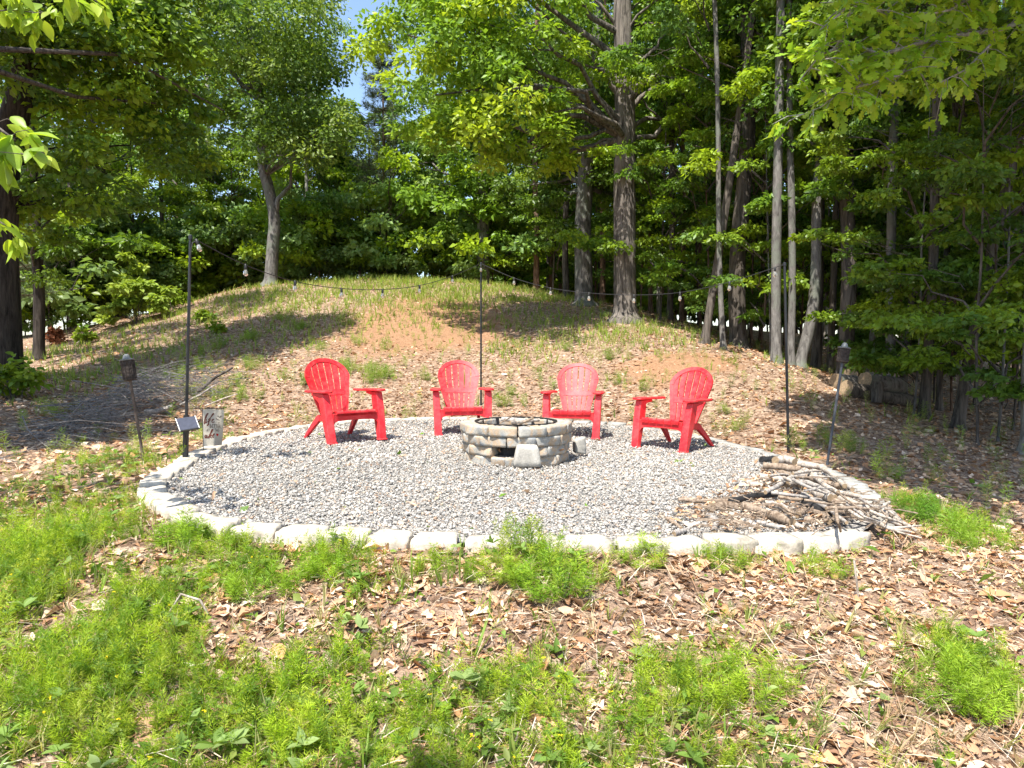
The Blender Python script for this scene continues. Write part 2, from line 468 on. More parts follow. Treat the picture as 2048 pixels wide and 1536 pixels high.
M_bamboo = flat("weathered_torch_pole", (.10, .075, .06), .8, .2, 0, 25, .4)
M_greypole = flat("grey_torch_pole", (.06, .065, .075), .6, .3, 0, 25, .3)
M_torch = flat("woven_torch_head", (.05, .04, .035), .85, .2, 0, 40, .6, .004)
M_tin = flat("torch_tin", (.16, .17, .17), .5, .4, .3, 20)
M_flag = flat("linen_cloth", (.47, .43, .36), .95, .1, 0, 150, .15)
M_print = flat("brown_print", (.13, .045, .035), .9, .1)
M_ink = flat("dark_print", (.07, .05, .045), .9, .1)
M_heart = flat("red_print", (.48, .02, .02), .9, .1)
M_cord = flat("black_cord", (.02, .02, .02), .5, .4)
M_glass, t, b, o = mat("bulb_glass")
b.inputs['Base Color'].default_value = (.95, .90, .84, 1); b.inputs['Roughness'].default_value = .06; b.inputs['Transmission Weight'].default_value = .80; b.inputs['IOR'].default_value = 1.3
M_char = flat("charred_wood", (.018, .017, .017), .7, .4, 0, 30, .6, .008)
M_cut = flat("cut_wood_end", (.26, .19, .12), .9, .1, 0, 40, .35)
def woodmat(name, a, c):
    return barkmat(name, a, c, 30, .35, None, .008)
M_wood = [woodmat("dry_branch_pale", (.20, .165, .135), (.56, .50, .43)), woodmat("dry_branch_brown", (.11, .075, .05), (.38, .30, .23)), woodmat("dry_branch_grey", (.15, .13, .12), (.46, .425, .385))]

# ------------------------------------------------------------------ the ground as one sheet
def axis(lo, hi, near_lo, near_hi, step, g=1.16):
    a = list(np.arange(near_lo, near_hi + 1e-6, step))
    s = step; x = near_hi
    while x < hi: s *= g; x += s; a.append(x)
    s = step; x = near_lo; pre = []
    while x > lo: s *= g; x -= s; pre.append(x)
    return np.array(pre[::-1] + a)
gx = axis(-320, 320, -6.5, 7.5, .07); gy = axis(-200, 420, 1.4, 14, .07, 1.10)
GX, GY = np.meshgrid(gx, gy)
GZ = tz(GX, GY)
nx, ny = len(gx), len(gy)
idx = np.arange(nx * ny).reshape(ny, nx)
F = np.stack([idx[:-1, :-1], idx[:-1, 1:], idx[1:, 1:], idx[1:, :-1]], -1).reshape(-1, 4)
def clay(x, y):
    c = .16 + .28 * (fbm(x, y, .35, 21) - .5)
    for (px, py, r, w) in [(830, 690, 2.4, .40), (900, 620, 2.4, .42), (780, 650, 2.0, .28), (870, 655, 1.5, .3), (1330, 735, 1.2, .44), (1420, 720, 1.0, .40), (740, 780, 1.2, .15), (1690, 720, 4, .35), (100, 1030, .8, .2), (380, 905, .25, .45)]:
        h = hit(px, py)
        c = c + w * np.exp(-((x - h[0]) ** 2 + (y - h[1]) ** 2) / (r * r))
    return np.clip(c, 0, 1)
cl = clay(GX.ravel(), GY.ravel())
gm = mesh_np("ground", np.c_[GX.ravel(), GY.ravel(), GZ.ravel()], F, np.c_[cl, cl, cl], True)
go = link("ground", gm, M_ground); tag(go, "sloping ground of leaf litter and bare orange clay round the gravel patio", "ground", kind="structure")

# ------------------------------------------------------------------ gravel patio
th = np.linspace(-math.pi, math.pi, 181)[:-1]
rr_ = prad(th)
V = [(PC[0], PC[1], pz(PC[0]) - .012)]; F = []
for k, fr_ in enumerate((.33, .66, 1.0)):
    for a, r in zip(th, rr_): V.append((PC[0] + math.cos(a) * r * fr_, PC[1] + math.sin(a) * r * fr_, pz(PC[0] + math.cos(a) * r * fr_) - .012))
n_ = len(th)
F = [(0, 1 + i, 1 + (i + 1) % n_) for i in range(n_)]
V = np.array(V)
F3 = []
for k in range(2):
    for i in range(n_):
        a, b2 = 1 + k * n_ + i, 1 + k * n_ + (i + 1) % n_
        F3 += [(a, a + n_, b2 + n_), (a, b2 + n_, b2)]
bed = link("gravel_patio", mesh_np("gravel_patio", V, np.array(F + F3)), M_bed)
tag(bed, "oval patio of grey gravel inside the stone edging", "patio", kind="structure")

oct_ = []
for s in range(6):
    rg = np.random.default_rng(100 + s)
    Vt = np.array([(1, 0, 0), (0, 1, 0), (-1, 0, 0), (0, -1, 0), (0, 0, 1), (0, 0, -1)], float)
    Vt = Vt * np.array([1, .78, .55]) + rg.normal(0, .2, (6, 3)) * np.array([1, 1, .6])
    oct_.append((Vt, [(0, 1, 4), (1, 2, 4), (2, 3, 4), (3, 0, 4), (1, 0, 5), (2, 1, 5), (3, 2, 5), (0, 3, 5)]))
n = 92000
# even cover of the oval
yy = RNG.uniform(3.8, 11.2, n * 2); xx = RNG.uniform(-3.3, 3.3, n * 2)
ok = (patio_f(xx, yy) < -.10) & (np.hypot(xx - .04, yy - 7.08) > .38)
xx, yy = xx[ok], yy[ok]
keep = RNG.random(len(xx)) < np.clip(.86 - .085 * (yy - 3.9), .24, 1)
xx, yy = xx[keep], yy[keep]; n = len(xx)
N = unit(np.c_[RNG.normal(0, .35, n), RNG.normal(0, .35, n), np.ones(n)])
Sz = RNG.lognormal(math.log(.0090), .40, n) * np.clip(1.0 + .085 * (yy - 3.9), 1.0, 1.6)
gc = pick([(.27, .265, .26), (.37, .365, .36), (.46, .45, .44), (.58, .565, .545), (.43, .36, .30), (.33, .335, .345), (.17, .17, .172), (.40, .29, .22)], n, [2.2, 4.0, 3.4, 1.7, 1.5, 2.2, .9, .7])
gc = gc * (.80 + .3 * fbm(xx, yy, 1.1, 40)[:, None]) * np.array([.98, .94, .875])
V, F, c = scatter(oct_, np.c_[xx, yy, pz(xx) + RNG.uniform(-.008, .006, n) + .012 * fbm(xx, yy, 2.2, 4) - .004], rdir(n) * np.array([1, 1, .2]), N, Sz, gc)
tag(link("gravel", mesh_np("gravel", V, F, c), M_stone), "loose crushed grey gravel covering the patio", "gravel", kind="stuff")

# ------------------------------------------------------------------ stone edging
def block_mesh(name, w0, w1, d, h, seed, rough=.012, nseg=6, roughtop=.0015, rn=.007):
    """a wall block: front face at -Y of width w0, back at +Y of width w1, base at z=0; split-faced front, slightly uneven"""
    rg = np.random.default_rng(seed)
    nu, nv, nw = nseg, 4, 4
    V = []; F = []; key = {}
    g0 = rg.normal(0, 1, (4, 3)); fac = np.zeros((nu + 1, nv + 1))
    for i in range(nu + 1):
        for k in range(nv + 1):          # broad facets left by splitting, no soft bulge
            fac[i, k] = max(a * (i / nu - .5) * 3 + b_ * (k / nv - .5) * 1.6 + .55 * c__ for a, b_, c__ in g0) + rg.normal(0, .18)
    def P(i, j, k):
        if (i, j, k) in key: return key[(i, j, k)]
        u, v_, w = i / nu * 2 - 1, j / nw, k / nv
        # rounding of corners
        wd = w0 + (w1 - w0) * v_
        x = u * wd / 2; y = (v_ - .5) * d; z = w * h
        eu = max(0, abs(u) - (1 - 2 * rn / wd)) ; 
        if abs(u) == 1 and (j in (0, nw)): y -= (v_ - .5) * 2 * rn * .6; x -= u * rn * .3
        if k in (0, nv) and j == 0: y += rn * .8
        if k in (0, nv) and abs(u) == 1: x -= u * rn * .35
        if k == nv and (j in (0, nw) or abs(u) == 1): z -= rn * .35
        q = np.array([x, y, z]) + rg.normal(0, 1, 3) * np.array([.0025, .002, .002 if k not in (0,) else 0])
        if j == 0: q[1] -= rough * fac[i, k]
        if k == nv: q[2] += rg.normal(0, roughtop)
        V.append(q); key[(i, j, k)] = len(V) - 1
        return len(V) - 1
    for i in range(nu):
        for k in range(nv):
            F.append((P(i, 0, k), P(i + 1, 0, k), P(i + 1, 0, k + 1), P(i, 0, k + 1)))
            F.append((P(i + 1, nw, k), P(i, nw, k), P(i, nw, k + 1), P(i + 1, nw, k + 1)))
        for j in range(nw):
            F.append((P(i, j, nv), P(i + 1, j, nv), P(i + 1, j + 1, nv), P(i, j + 1, nv)))
            F.append((P(i, j + 1, 0), P(i + 1, j + 1, 0), P(i + 1, j, 0), P(i, j, 0)))
    for j in range(nw):
        for k in range(nv):
            F.append((P(0, j + 1, k), P(0, j, k), P(0, j, k + 1), P(0, j + 1, k + 1)))
            F.append((P(nu, j, k), P(nu, j + 1, k), P(nu, j + 1, k + 1), P(nu, j, k + 1)))
    return mesh_np(name, np.array(V), np.array(F))
edge_meshes = [block_mesh("edging_stone", w, w * .80, .18, .125, 40 + i, .008) for i, w in enumerate((.27, .285, .26, .30, .24))]
edge_meshes2 = [m.copy() for m in edge_meshes]
for m in edge_meshes: m.materials.append(M_edge)
for m in edge_meshes2: m.materials.append(M_edged)
ring = thing("stone_edging", "ring of pale split concrete blocks edging the gravel patio", "edging", (PC[0], PC[1], 0))
ta = np.linspace(-math.pi, math.pi, 4001)
pxy = np.c_[PC[0] + np.cos(ta) * (prad(ta) + .0), PC[1] + np.sin(ta) * (prad(ta) + .0)]
cum = np.r_[0, np.cumsum(np.linalg.norm(np.diff(pxy, axis=0), axis=1))]
s = 0.05; i = 0
rg = random.Random(3)
while s < cum[-1] - .1:
    k = rg.randrange(5); w = (.27, .285, .26, .30, .24)[k]
    sm = s + w / 2 - .008
    x = np.interp(sm, cum, pxy[:, 0]); y = np.interp(sm, cum, pxy[:, 1])
    x2 = np.interp(sm + .05, cum, pxy[:, 0]); y2 = np.interp(sm + .05, cum, pxy[:, 1])
    a = math.atan2(y2 - y, x2 - x)             # running counter-clockwise: outward is to the right
    front = y < 4.62 or (x < 0 and y < 5.4)
    gap_ok = not (2.12 < x < 2.6 and y < 4.9)
    if gap_ok:
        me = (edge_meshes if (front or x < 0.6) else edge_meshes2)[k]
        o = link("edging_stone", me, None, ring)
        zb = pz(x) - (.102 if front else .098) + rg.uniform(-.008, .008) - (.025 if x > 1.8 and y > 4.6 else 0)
        o.location = (x - PC[0] + rg.uniform(-.012, .012), y - PC[1] + rg.uniform(-.012, .012), zb)
        o.rotation_euler = (rg.uniform(-.05, .05), rg.uniform(-.05, .05), a + rg.uniform(-.07, .07))
    s += w + rg.uniform(-.004, .014)

# ------------------------------------------------------------------ fire pit
PX, PY, PR = .04, 7.08, .535
pit = thing("fire_pit", "round fire pit of four courses of grey and tan stone blocks", "fire pit", (PX, PY, pz(PX)))
NB = 12; bw = 2 * PR * math.tan(math.pi / NB)
CH = .099
pit_meshes = [block_mesh("block", bw * .985, bw * .70, .175, CH - .003, 70 + i, .010, 8) for i in range(6)]
for m in pit_meshes: m.materials.append(M_pit)
rg = random.Random(11)
for c_ in range(4):
    off = (.12, .62, .18, .55)[c_] * 2 * math.pi / NB
    rad = (PR - .022, PR - .008, PR + .006, PR + .018)[c_] - .0875
    for k in range(NB):
        a = off + k * 2 * math.pi / NB
        dx, dy = math.cos(a), math.sin(a)
        # the draught hole in the second course, a little left of the middle as one faces it from the front stones
        if c_ == 1 and abs(((a - math.radians(258)) + math.pi) % (2 * math.pi) - math.pi) < math.radians(14): continue
        o = link("block", pit_meshes[rg.randrange(6)], None, pit)
        o.location = (dx * (rad + rg.uniform(-.006, .006)), dy * (rad + rg.uniform(-.006, .006)), c_ * CH - .012)
        o.rotation_euler = (0, 0, a + math.pi / 2 + rg.uniform(-.02, .02))
mb = MB()
n = 40
prof_o = [(.395, .02), (.395, .386), (.425, .393), (.425, .386), (.39, .38), (.388, .02)]
V = [(r * math.cos(2 * math.pi * k / n), r * math.sin(2 * math.pi * k / n), z) for r, z in prof_o for k in range(n)]
F = [(i * n + k, i * n + (k + 1) % n, ((i + 1) % 6) * n + (k + 1) % n, ((i + 1) % 6) * n + k) for i in range(6) for k in range(n)]
mb.add(V, F).build("steel_ring", M_steel, pit)
MB().lathe([(.386, -.02), (.386, .10), (.2, .125), (.02, .13)], 24).build("ash_bed", flat("ash", (.10, .095, .09), .95, .1, 0, 30, .5, .01), pit)

leanb = block_mesh("leaning_block", .30, .22, .21, .095, 91, .004, 8, .003, .02)
leanb.materials.append(blockmat("pale_block_stone", [(.3, (.30, .285, .26)), (.5, (.37, .35, .31)), (.7, (.43, .41, .37))]))
p = on_z(1053, 936, 0)
o = link("loose_block", leanb); o.location = (p[0], p[1] + .03, p[2] + .115); o.rotation_euler = (math.radians(84), math.radians(2), math.radians(6))
o.scale = (.92, 1, 1)
tag(o, "loose pale block stood on edge leaning on the front of the fire pit", "stone block")
p = on_z(1157, 914, 0)
o = link("loose_block", leanb); o.location = (p[0] + .0, p[1] + .06, p[2] + .118); o.rotation_euler = (math.radians(90), math.radians(-92), math.radians(22))
o.scale = (.66, .62, .8)
tag(o, "loose tan block propped upright against the side of the fire pit", "stone block")

# ------------------------------------------------------------------ chairs
BACK_O = Vector((0, .185, .215)); BACK_T = math.radians(24)          # foot of the back and its lean
bv = Vector((0, math.sin(BACK_T), math.cos(BACK_T))); bn = Vector((0, -math.cos(BACK_T), math.sin(BACK_T)))
def back_pt(u, v, w=0):
    cc = .035 * (1 - (u / .26) ** 2) - .02
    return BACK_O + Vector((u, 0, 0)) + bv * v + bn * (w - cc)
def hw(v): return .150 + .135 * min(v, .60) / .60 - (0.25 * max(0, v - .60) ** 1.4)
VT = .815
def arch(u, inset=0):           # height of the rounded top above the back's foot
    a = .272 - inset
    return .555 + (VT - .555 - inset) * math.sqrt(max(0, 1 - (u / a) ** 2))
def strip(mb, cols, rows, fn, w0, w1):
    """a slab: fn(i,j)->(u,v); from depth w0 to w1 on the back's face"""
    V = []; F = []
    for w in (w0, w1):
        for i in range(cols + 1):
            for j in range(rows + 1):
                u, v_ = fn(i / cols, j / rows); V.append(back_pt(u, v_, w))
    m = (cols + 1) * (rows + 1); I = lambda s, i, j: s * m + i * (rows + 1) + j
    for i in range(cols):
        for j in range(rows):
            F.append((I(1, i, j), I(1, i + 1, j), I(1, i + 1, j + 1), I(1, i, j + 1)))
            F.append((I(0, i, j), I(0, i, j + 1), I(0, i + 1, j + 1), I(0, i + 1, j)))
    for j in range(rows):
        F.append((I(0, 0, j), I(1, 0, j), I(1, 0, j + 1), I(0, 0, j + 1)))
        F.append((I(0, cols, j), I(0, cols, j + 1), I(1, cols, j + 1), I(1, cols, j)))
    for i in range(cols):
        F.append((I(0, i, 0), I(0, i + 1, 0), I(1, i + 1, 0), I(1, i, 0)))
        F.append((I(0, i, rows), I(1, i, rows), I(1, i + 1, rows), I(0, i + 1, rows)))
    mb.add(V, F)
def make_chair():
    t = thing("adirondack_chair", "", "chair")
    back = None
    mb = MB()           # rim: arch over the top, the side edges and the band at arm height
    N_ = 28
    def rim(a, b_):
        ang = math.pi * (1 - a)
        uo, ui = math.cos(ang) * .272, math.cos(ang) * .222
        vo_, vi_ = arch(uo), arch(ui * .272 / .222 * .8, .05)
        vo_ = .555 + (VT - .555) * math.sin(ang); vi_ = .555 + (VT - .605) * math.sin(ang)
        return (uo + (ui - uo) * b_, vo_ + (vi_ - vo_) * b_)
    strip(mb, N_, 2, rim, -.016, .014)
    for sgn in (-1, 1):
        def side(a, b_, s=sgn):
            v_ = .555 * a
            o_ = hw(v_) + (.272 - hw(.555)) * a; i_ = o_ - .03 - .02 * a
            u = (i_ + (o_ - i_) * b_) * s
            return (u, v_)
        strip(mb, 10, 1, side if sgn > 0 else (lambda a, b_, f=side: f(1 - a, b_) if False else f(a, b_)), -.016, .010)
    strip(mb, 12, 1, lambda a, b_: ((a * 2 - 1) * .228, .325 + b_ * .075), -.014, .011)
    strip(mb, 12, 1, lambda a, b_: ((a * 2 - 1) * .150, .0 + b_ * .05), -.014, .011)
    back = mb.build("backrest", M_red, t)
    for k in range(6):
        mb = MB()
        f0, f1 = -1 + k / 3 + .034, -1 + (k + 1) / 3 - .034
        def sl(a, b_, f0=f0, f1=f1):
            fr_ = f0 + (f1 - f0) * a
            umax = .248
            vt = .555 + (VT - .575) * math.sqrt(max(0, 1 - (fr_ * .94) ** 2))
            v_ = .01 + (vt - .01) * b_
            h_ = .138 + (.248 - .138) * min(1, v_ / .58)
            return (fr_ * h_, v_)
        strip(mb, 2, 12, sl, -.010, .007)
        mb.build("backrest_slat", M_red, back)
    # seat: slats from the rolled front edge back to the foot of the backrest
    prof = [(-.335, .325), (-.335, .352), (-.315, .366), (-.27, .362), (-.15, .325), (.0, .285), (.14, .255), (.20, .25)]
    for k in range(5):
        x0 = -.235 + k * .47 / 5 + .003; x1 = x0 + .47 / 5 - .006
        mb = MB()
        V = [(x, y, z - dz) for dz in (0, .016) for x in (x0, x1) for y, z in prof]
        n = len(prof); F = []
        for j in range(n - 1):
            F += [(j, n + j, n + j + 1, j + 1), (2 * n + j, 2 * n + j + 1, 3 * n + j + 1, 3 * n + j), (j, j + 1, 2 * n + j + 1, 2 * n + j), (n + j, 3 * n + j, 3 * n + j + 1, n + j + 1)]
        F += [(0, 2 * n, 3 * n, n), (n - 1, 2 * n - 1, 4 * n - 1, 3 * n - 1)]
        mb.add(V, F).build("seat_slat", M_red, t)
    mb = MB()           # front apron with its arched lower edge
    low = [(-.27, .17), (-.262, .205), (-.245, .235), (-.21, .25), (-.1, .256), (.1, .256), (.21, .25), (.245, .235), (.262, .205), (.27, .17)]
    P = [(x, -.315 - (.25 - z) * .20, z) for x, z in low] + [(.27, -.322, .338), (-.27, -.322, .338)]
    mb.prism(P, (0, .028, 0))
    mb.box((0, -.316, .333), (.47, .03, .012))
    mb.build("front_apron", M_red, t, .004)
    for s_ in (-1, 1):
        mb = MB()       # front leg: a tapering channel raked forward, wide at the seat
        def sec(z):
            k = (z) / .555
            yc = -.355 + .155 * k
            wy = .045 + .075 * min(1, k * 1.5) - .02 * max(0, k - .6)
            wx = .046 - .008 * k
            xc = s_ * (.300 + .022 * k)
            return xc, yc, wx, wy
        zs = [0, .03, .12, .24, .34, .44, .52, .562]
        V = []; F = []
        for z in zs:
            xc, yc, wx, wy = sec(z)
            V += [(xc - wx, yc - wy / 2, z), (xc + wx, yc - wy / 2, z), (xc + wx, yc + wy / 2 + .02, z), (xc - wx, yc + wy / 2 + .02, z)]
        for i in range(len(zs) - 1):
            for k in range(4): F.append((i * 4 + k, i * 4 + (k + 1) % 4, i * 4 + 4 + (k + 1) % 4, i * 4 + 4 + k))
        F += [(3, 2, 1, 0), tuple(len(V) - 4 + k for k in range(4))]
        mb.add(V, F)
        xc, yc, wx, wy = sec(0)
        mb.box((xc, yc + .005, .010), (wx * 2 + .016, wy + .03, .02))
        mb.build("front_leg", M_red, t, .009)
        mb = MB()       # rear leg
        P0 = [(s_ * .225, -.06, .29), (s_ * .225, .10, .275), (s_ * .25, .25, .15), (s_ * .275, .405, .0)]
        Wd = [.05, .07, .055, .042]
        V = []; F = []
        for (x, y, z), w in zip(P0, Wd):
            V += [(x - .020, y - w * .6, z - w * .3), (x + .020, y - w * .6, z - w * .3), (x + .020, y + w * .6, z + w * .3 if z else 0), (x - .020, y + w * .6, z + w * .3 if z else 0)]
        for q in (-1, -2, -3, -4): V[q] = (V[q][0], V[q][1], 0)
        for i in range(3):
            for k in range(4): F.append((i * 4 + k, i * 4 + (k + 1) % 4, i * 4 + 4 + (k + 1) % 4, i * 4 + 4 + k))
        F += [(3, 2, 1, 0), (12, 13, 14, 15)]
        mb.add(V, F).build("rear_leg", M_red, t, .008)
        mb = MB()       # armrest: a paddle, rounded ends, broad at the front, with its bracket below
        ol = []
        for (x, y) in [(.262, -.30), (.300, -.325), (.355, -.320), (.385, -.285), (.392, -.20), (.388, -.05), (.375, .10), (.35, .24), (.325, .285), (.275, .285), (.245, .24), (.232, .12), (.250, -.08), (.252, -.24)]:
            ol.append((s_ * x, y, .560 + .010 * (y < 0)))
        mb.prism(ol if s_ > 0 else ol[::-1], (0, 0, .026))
        arm = mb.build("armrest", M_red, t, .008)
        MB().prism([(s_ * .30, -.14, .562), (s_ * .30, .03, .562), (s_ * .30, .02, .535), (s_ * .30, -.13, .515)], (s_ * .05, 0, 0)).build("bracket", M_red, arm, .004)
        # side rail joining the seat, legs and back
        MB().hexa([(s_ * .262 - .012, -.30, .275), (s_ * .262 + .012, -.30, .275), (s_ * .222 + .012, .22, .20), (s_ * .222 - .012, .22, .20),
                   (s_ * .262 - .012, -.30, .335), (s_ * .262 + .012, -.30, .335), (s_ * .222 + .012, .22, .265), (s_ * .222 - .012, .22, .265)]).build("side_rail", M_red, t, .004)
    return t
def copy_tree(o, parent=None):
    c = o.copy(); C.objects.link(c); c.parent = parent
    for ch in list(o.children): copy_tree(ch, c)
    return c
ch0 = make_chair()
spots = [(-2.0, 8.17, 41, "red plastic garden chair turned towards the pit, between small sign and fire pit"),
         (-.68, 9.2, 9, "red plastic garden chair in front of the black pole behind the fire pit"),
         (.83, 9.21, -12, "upright red plastic garden chair behind the fire pit, beside the propped tan block"),
         (1.95, 8.29, -43, "red plastic garden chair standing closest to the pile of dead wood")]
chs = [ch0] + [copy_tree(ch0) for _ in range(3)]
for o, (x, y, a, lb) in zip(chs, spots):
    o.scale = (1.06, 1, 1); o.location = (x, y, pz(x) + .002); o.rotation_euler = (0, 0, math.radians(a))
    tag(o, lb, "chair", "red chairs round the fire pit")

# ------------------------------------------------------------------ sticks lying in the pit
def log(name, P, R, m, label, cat="log", group=None, n=9, jag=.16, seed=0, sub=3, wob=.10, capm=None):
    P = [np.array(p, float) for p in P]; Q = []; RR = []
    if not hasattr(R, '__len__'): R = [R] * len(P)
    rg = np.random.default_rng(seed)
    for i in range(len(P) - 1):
        for k in range(sub):
            f = k / sub
            q = P[i] * (1 - f) + P[i + 1] * f
            if not (i == 0 and k == 0): q = q + rg.normal(0, 1, 3) * R[i] * wob
            Q.append(q); RR.append((R[i] * (1 - f) + R[i + 1] * f) * (1 + rg.normal(0, .03)))
    Q.append(P[-1]); RR.append(R[-1])
    b0 = Q[0].copy()
    mb = MB().tube([q - b0 for q in Q], RR, n, 0, 1, jag, seed)
    o = mb.build(name, [m, capm or M_cut], None, loc=b0)
    smooth_tube(o)
    return tag(o, label, cat, group)
for i, (a, b2, r, m) in enumerate([((1003, 838, .44), (1052, 842, .43), .022, M_wood[2]), ((1020, 845, .425), (1078, 840, .43), .017, M_wood[0]),
                                    ((1000, 846, .40), (1030, 830, .50), .006, M_wood[1]), ((1040, 848, .40), (1066, 836, .47), .012, M_wood[1])]):
    log("pit_stick", [on_z(*a), on_z(*b2)], r, m, ["thick grey stick lying across the fire pit rim", "pale stick lying across the fire pit rim", "thin twig poking up out of the fire pit", "short brown stick resting in the fire pit"][i], "stick", "sticks in the fire pit", seed=i)

# ------------------------------------------------------------------ pile of dead branches on the gravel's corner
def cpx(c): return (1280 + c[0] * .2832, 860 + c[1] * .2832)
PILE = [  # points in a map of the pile, height of each end, thickness in map units, wood, label
    ([(270, 490), (480, 500), (660, 497)], .045, 17, 1, "long grey-brown branch poking from the pile onto the gravel"),
    ([(640, 500), (800, 468), (985, 450)], .075, 24, 'c', "charred black branch across the middle of the pile"),
    ([(510, 545), (610, 525), (705, 545)], .04, 32, 1, "short stout bent log on the gravel side of the pile"),
    ([(735, 540), (900, 590), (1075, 650)], .06, 40, 1, "stout brown log in front of the pile with a decayed end"),
    ([(640, 600), (740, 640), (832, 682)], .035, 26, 0, "pale log with a sawn end beside the edging stones"),
    ([(800, 655), (900, 668), (1010, 690)], .03, 24, 2, "grey log lying flat just behind the edging stones"),
    ([(1165, 515), (1290, 570), (1440, 622)], .07, 36, 'c', "thick burnt black log in the pile"),
    ([(870, 250), (1000, 262), (1135, 275)], .11, 28, 1, "brown log lying level near the top of the pile"),
    ([(860, 330), (930, 340), (1005, 348)], .05, 26, 0, "pale peeling log end on the gravel side of the pile"),
    ([(765, 375), (820, 390), (875, 405)], .03, 30, 0, "bleached white lump of wood on the gravel"),
    ([(1165, 288), (1050, 345), (960, 400), (885, 440)], .13, 22, 2, "crooked grey limb running down the gravel side of the pile"),
    ([(1160, 285), (1240, 330), (1300, 390), (1400, 440)], .16, 24, 0, "crooked pale limb running down the pile from its top"),
    ([(1120, 238), (1290, 262), (1370, 330), (1445, 395)], .15, 27, 0, "long smooth pale branch over the back of the pile"),
    ([(1180, 335), (1300, 370), (1430, 398)], .12, 30, 1, "thick branch with a sawn end at the back of the pile"),
    ([(1040, 385), (1150, 365), (1260, 400), (1380, 470)], .12, 24, 2, "arched grey branch in the middle of the pile"),
    ([(1235, 435), (1290, 460), (1345, 478)], .11, 38, 0, "stubby log with a splintered top in the pile"),
    ([(1400, 440), (1540, 470), (1690, 500)], .10, 18, 0, "slim straight pale branch at the back of the pile"),
    ([(1370, 465), (1500, 520), (1640, 560)], .09, 30, 0, "long pale branch running down towards the fern side of the pile"),
    ([(1150, 450), (1270, 520), (1360, 580), (1460, 655)], .12, 19, 2, "thin grey branch lying over the burnt log"),
    ([(1590, 570), (1650, 615), (1705, 665)], .06, 18, 0, "short pale branch stub near the pile's foot"),
    ([(1770, 600), (1870, 665), (1960, 718)], .03, 17, 0, "pale branch reaching out past the pile onto the leaves"),
    ([(1170, 630), (1215, 640), (1262, 655)], .05, 26, 1, "short log with a dark sawn end"),
    ([(980, 470), (1080, 490), (1190, 488)], .08, 15, 1, "brown twisted branch beside the charred branch"),
    ([(1050, 650), (1110, 672), (1165, 695)], .03, 24, 0, "rounded pale log tip behind the edging stones"),
    ([(955, 215), (1020, 208), (1095, 225)], .14, 36, 0, "slab of split pale wood on top of the pile"),
    ([(1500, 600), (1560, 612), (1610, 622)], .07, 27, 1, "log with a pale round sawn end near the pile's foot"),
    ([(1380, 610), (1430, 590), (1480, 575)], .07, 24, 1, "stub of brown log between burnt log and pile's foot"),
    ([(1115, 600), (1140, 585), (1165, 560)], .09, 24, 1, "upturned brown stump of branch in the pile"),
    ([(860, 212), (915, 205), (975, 200)], .05, 26, 'c', "burnt blue-black chunk at the back of the pile"),
    ([(190, 625), (240, 655), (292, 695)], .02, 17, 1, "small loose stick near the edging stones"),
    ([(240, 735), (300, 715), (350, 690)], .02, 20, 2, "grey stick lying against the front edging stones"),
    ([(1060, 330), (1180, 320), (1330, 350)], .14, 18, 2, "slender grey branch under the pile's top limbs"),
    ([(1290, 255), (1400, 350), (1500, 420)], .10, 20, 2, "grey branch sloping down the shady back of the pile"),
    ([(1440, 500), (1570, 560), (1730, 600)], .08, 16, 1, "slim brown branch near the shady foot of the pile"),
    ([(1620, 530), (1700, 545), (1760, 510)], .07, 16, 0, "forked pale branch tip at the end of the pile"),
    ([(1500, 560), (1620, 610), (1680, 680)], .05, 16, 2, "bent grey branch at the foot of the pile"),
    ([(900, 520), (1000, 540), (1060, 570)], .045, 26, 2, "grey weathered log half hidden in bark litter"),
    ([(1200, 560), (1300, 610), (1340, 650)], .04, 24, 1, "brown log half buried under the burnt log"),
    ([(1330, 500), (1400, 505), (1420, 540)], .07, 22, 1, "short dark broken log in the pile"),
    ([(480, 600), (540, 640), (520, 720)], .02, 26, 2, "flat grey slab of bark wood on the gravel"),
    ([(1000, 300), (1090, 330), (1140, 400)], .09, 22, 1, "short brown branch under the crooked limbs"),
    ([(1740, 540), (1800, 590), (1850, 650)], .04, 12, 2, "thin grey twig at the far foot of the pile"),
]
for i, (P, z, r, w, lb) in enumerate(PILE):
    z = z * .72; pts = [on_z(*cpx(p), z) for p in P]
    dd = np.mean([p[1] for p in pts]); rad = r * .2832 * dd / FPX * .85
    pts = [np.array([p[0], p[1], max(p[2], tz1(p[0], p[1]) + rad * .8)]) for p in pts]
    if len(pts) > 3: R = np.linspace(1.15, .7, len(pts)) * rad
    else: R = np.linspace(1.08, .88, len(pts)) * rad
    log("log" if r > 20 else "branch", pts, list(R), M_char if w == 'c' else M_wood[w], lb, "log" if r > 20 else "branch", "dead wood piled on the gravel's corner", 10, .2, 200 + i, capm=M_char if w == 'c' else None)
rg = random.Random(31)
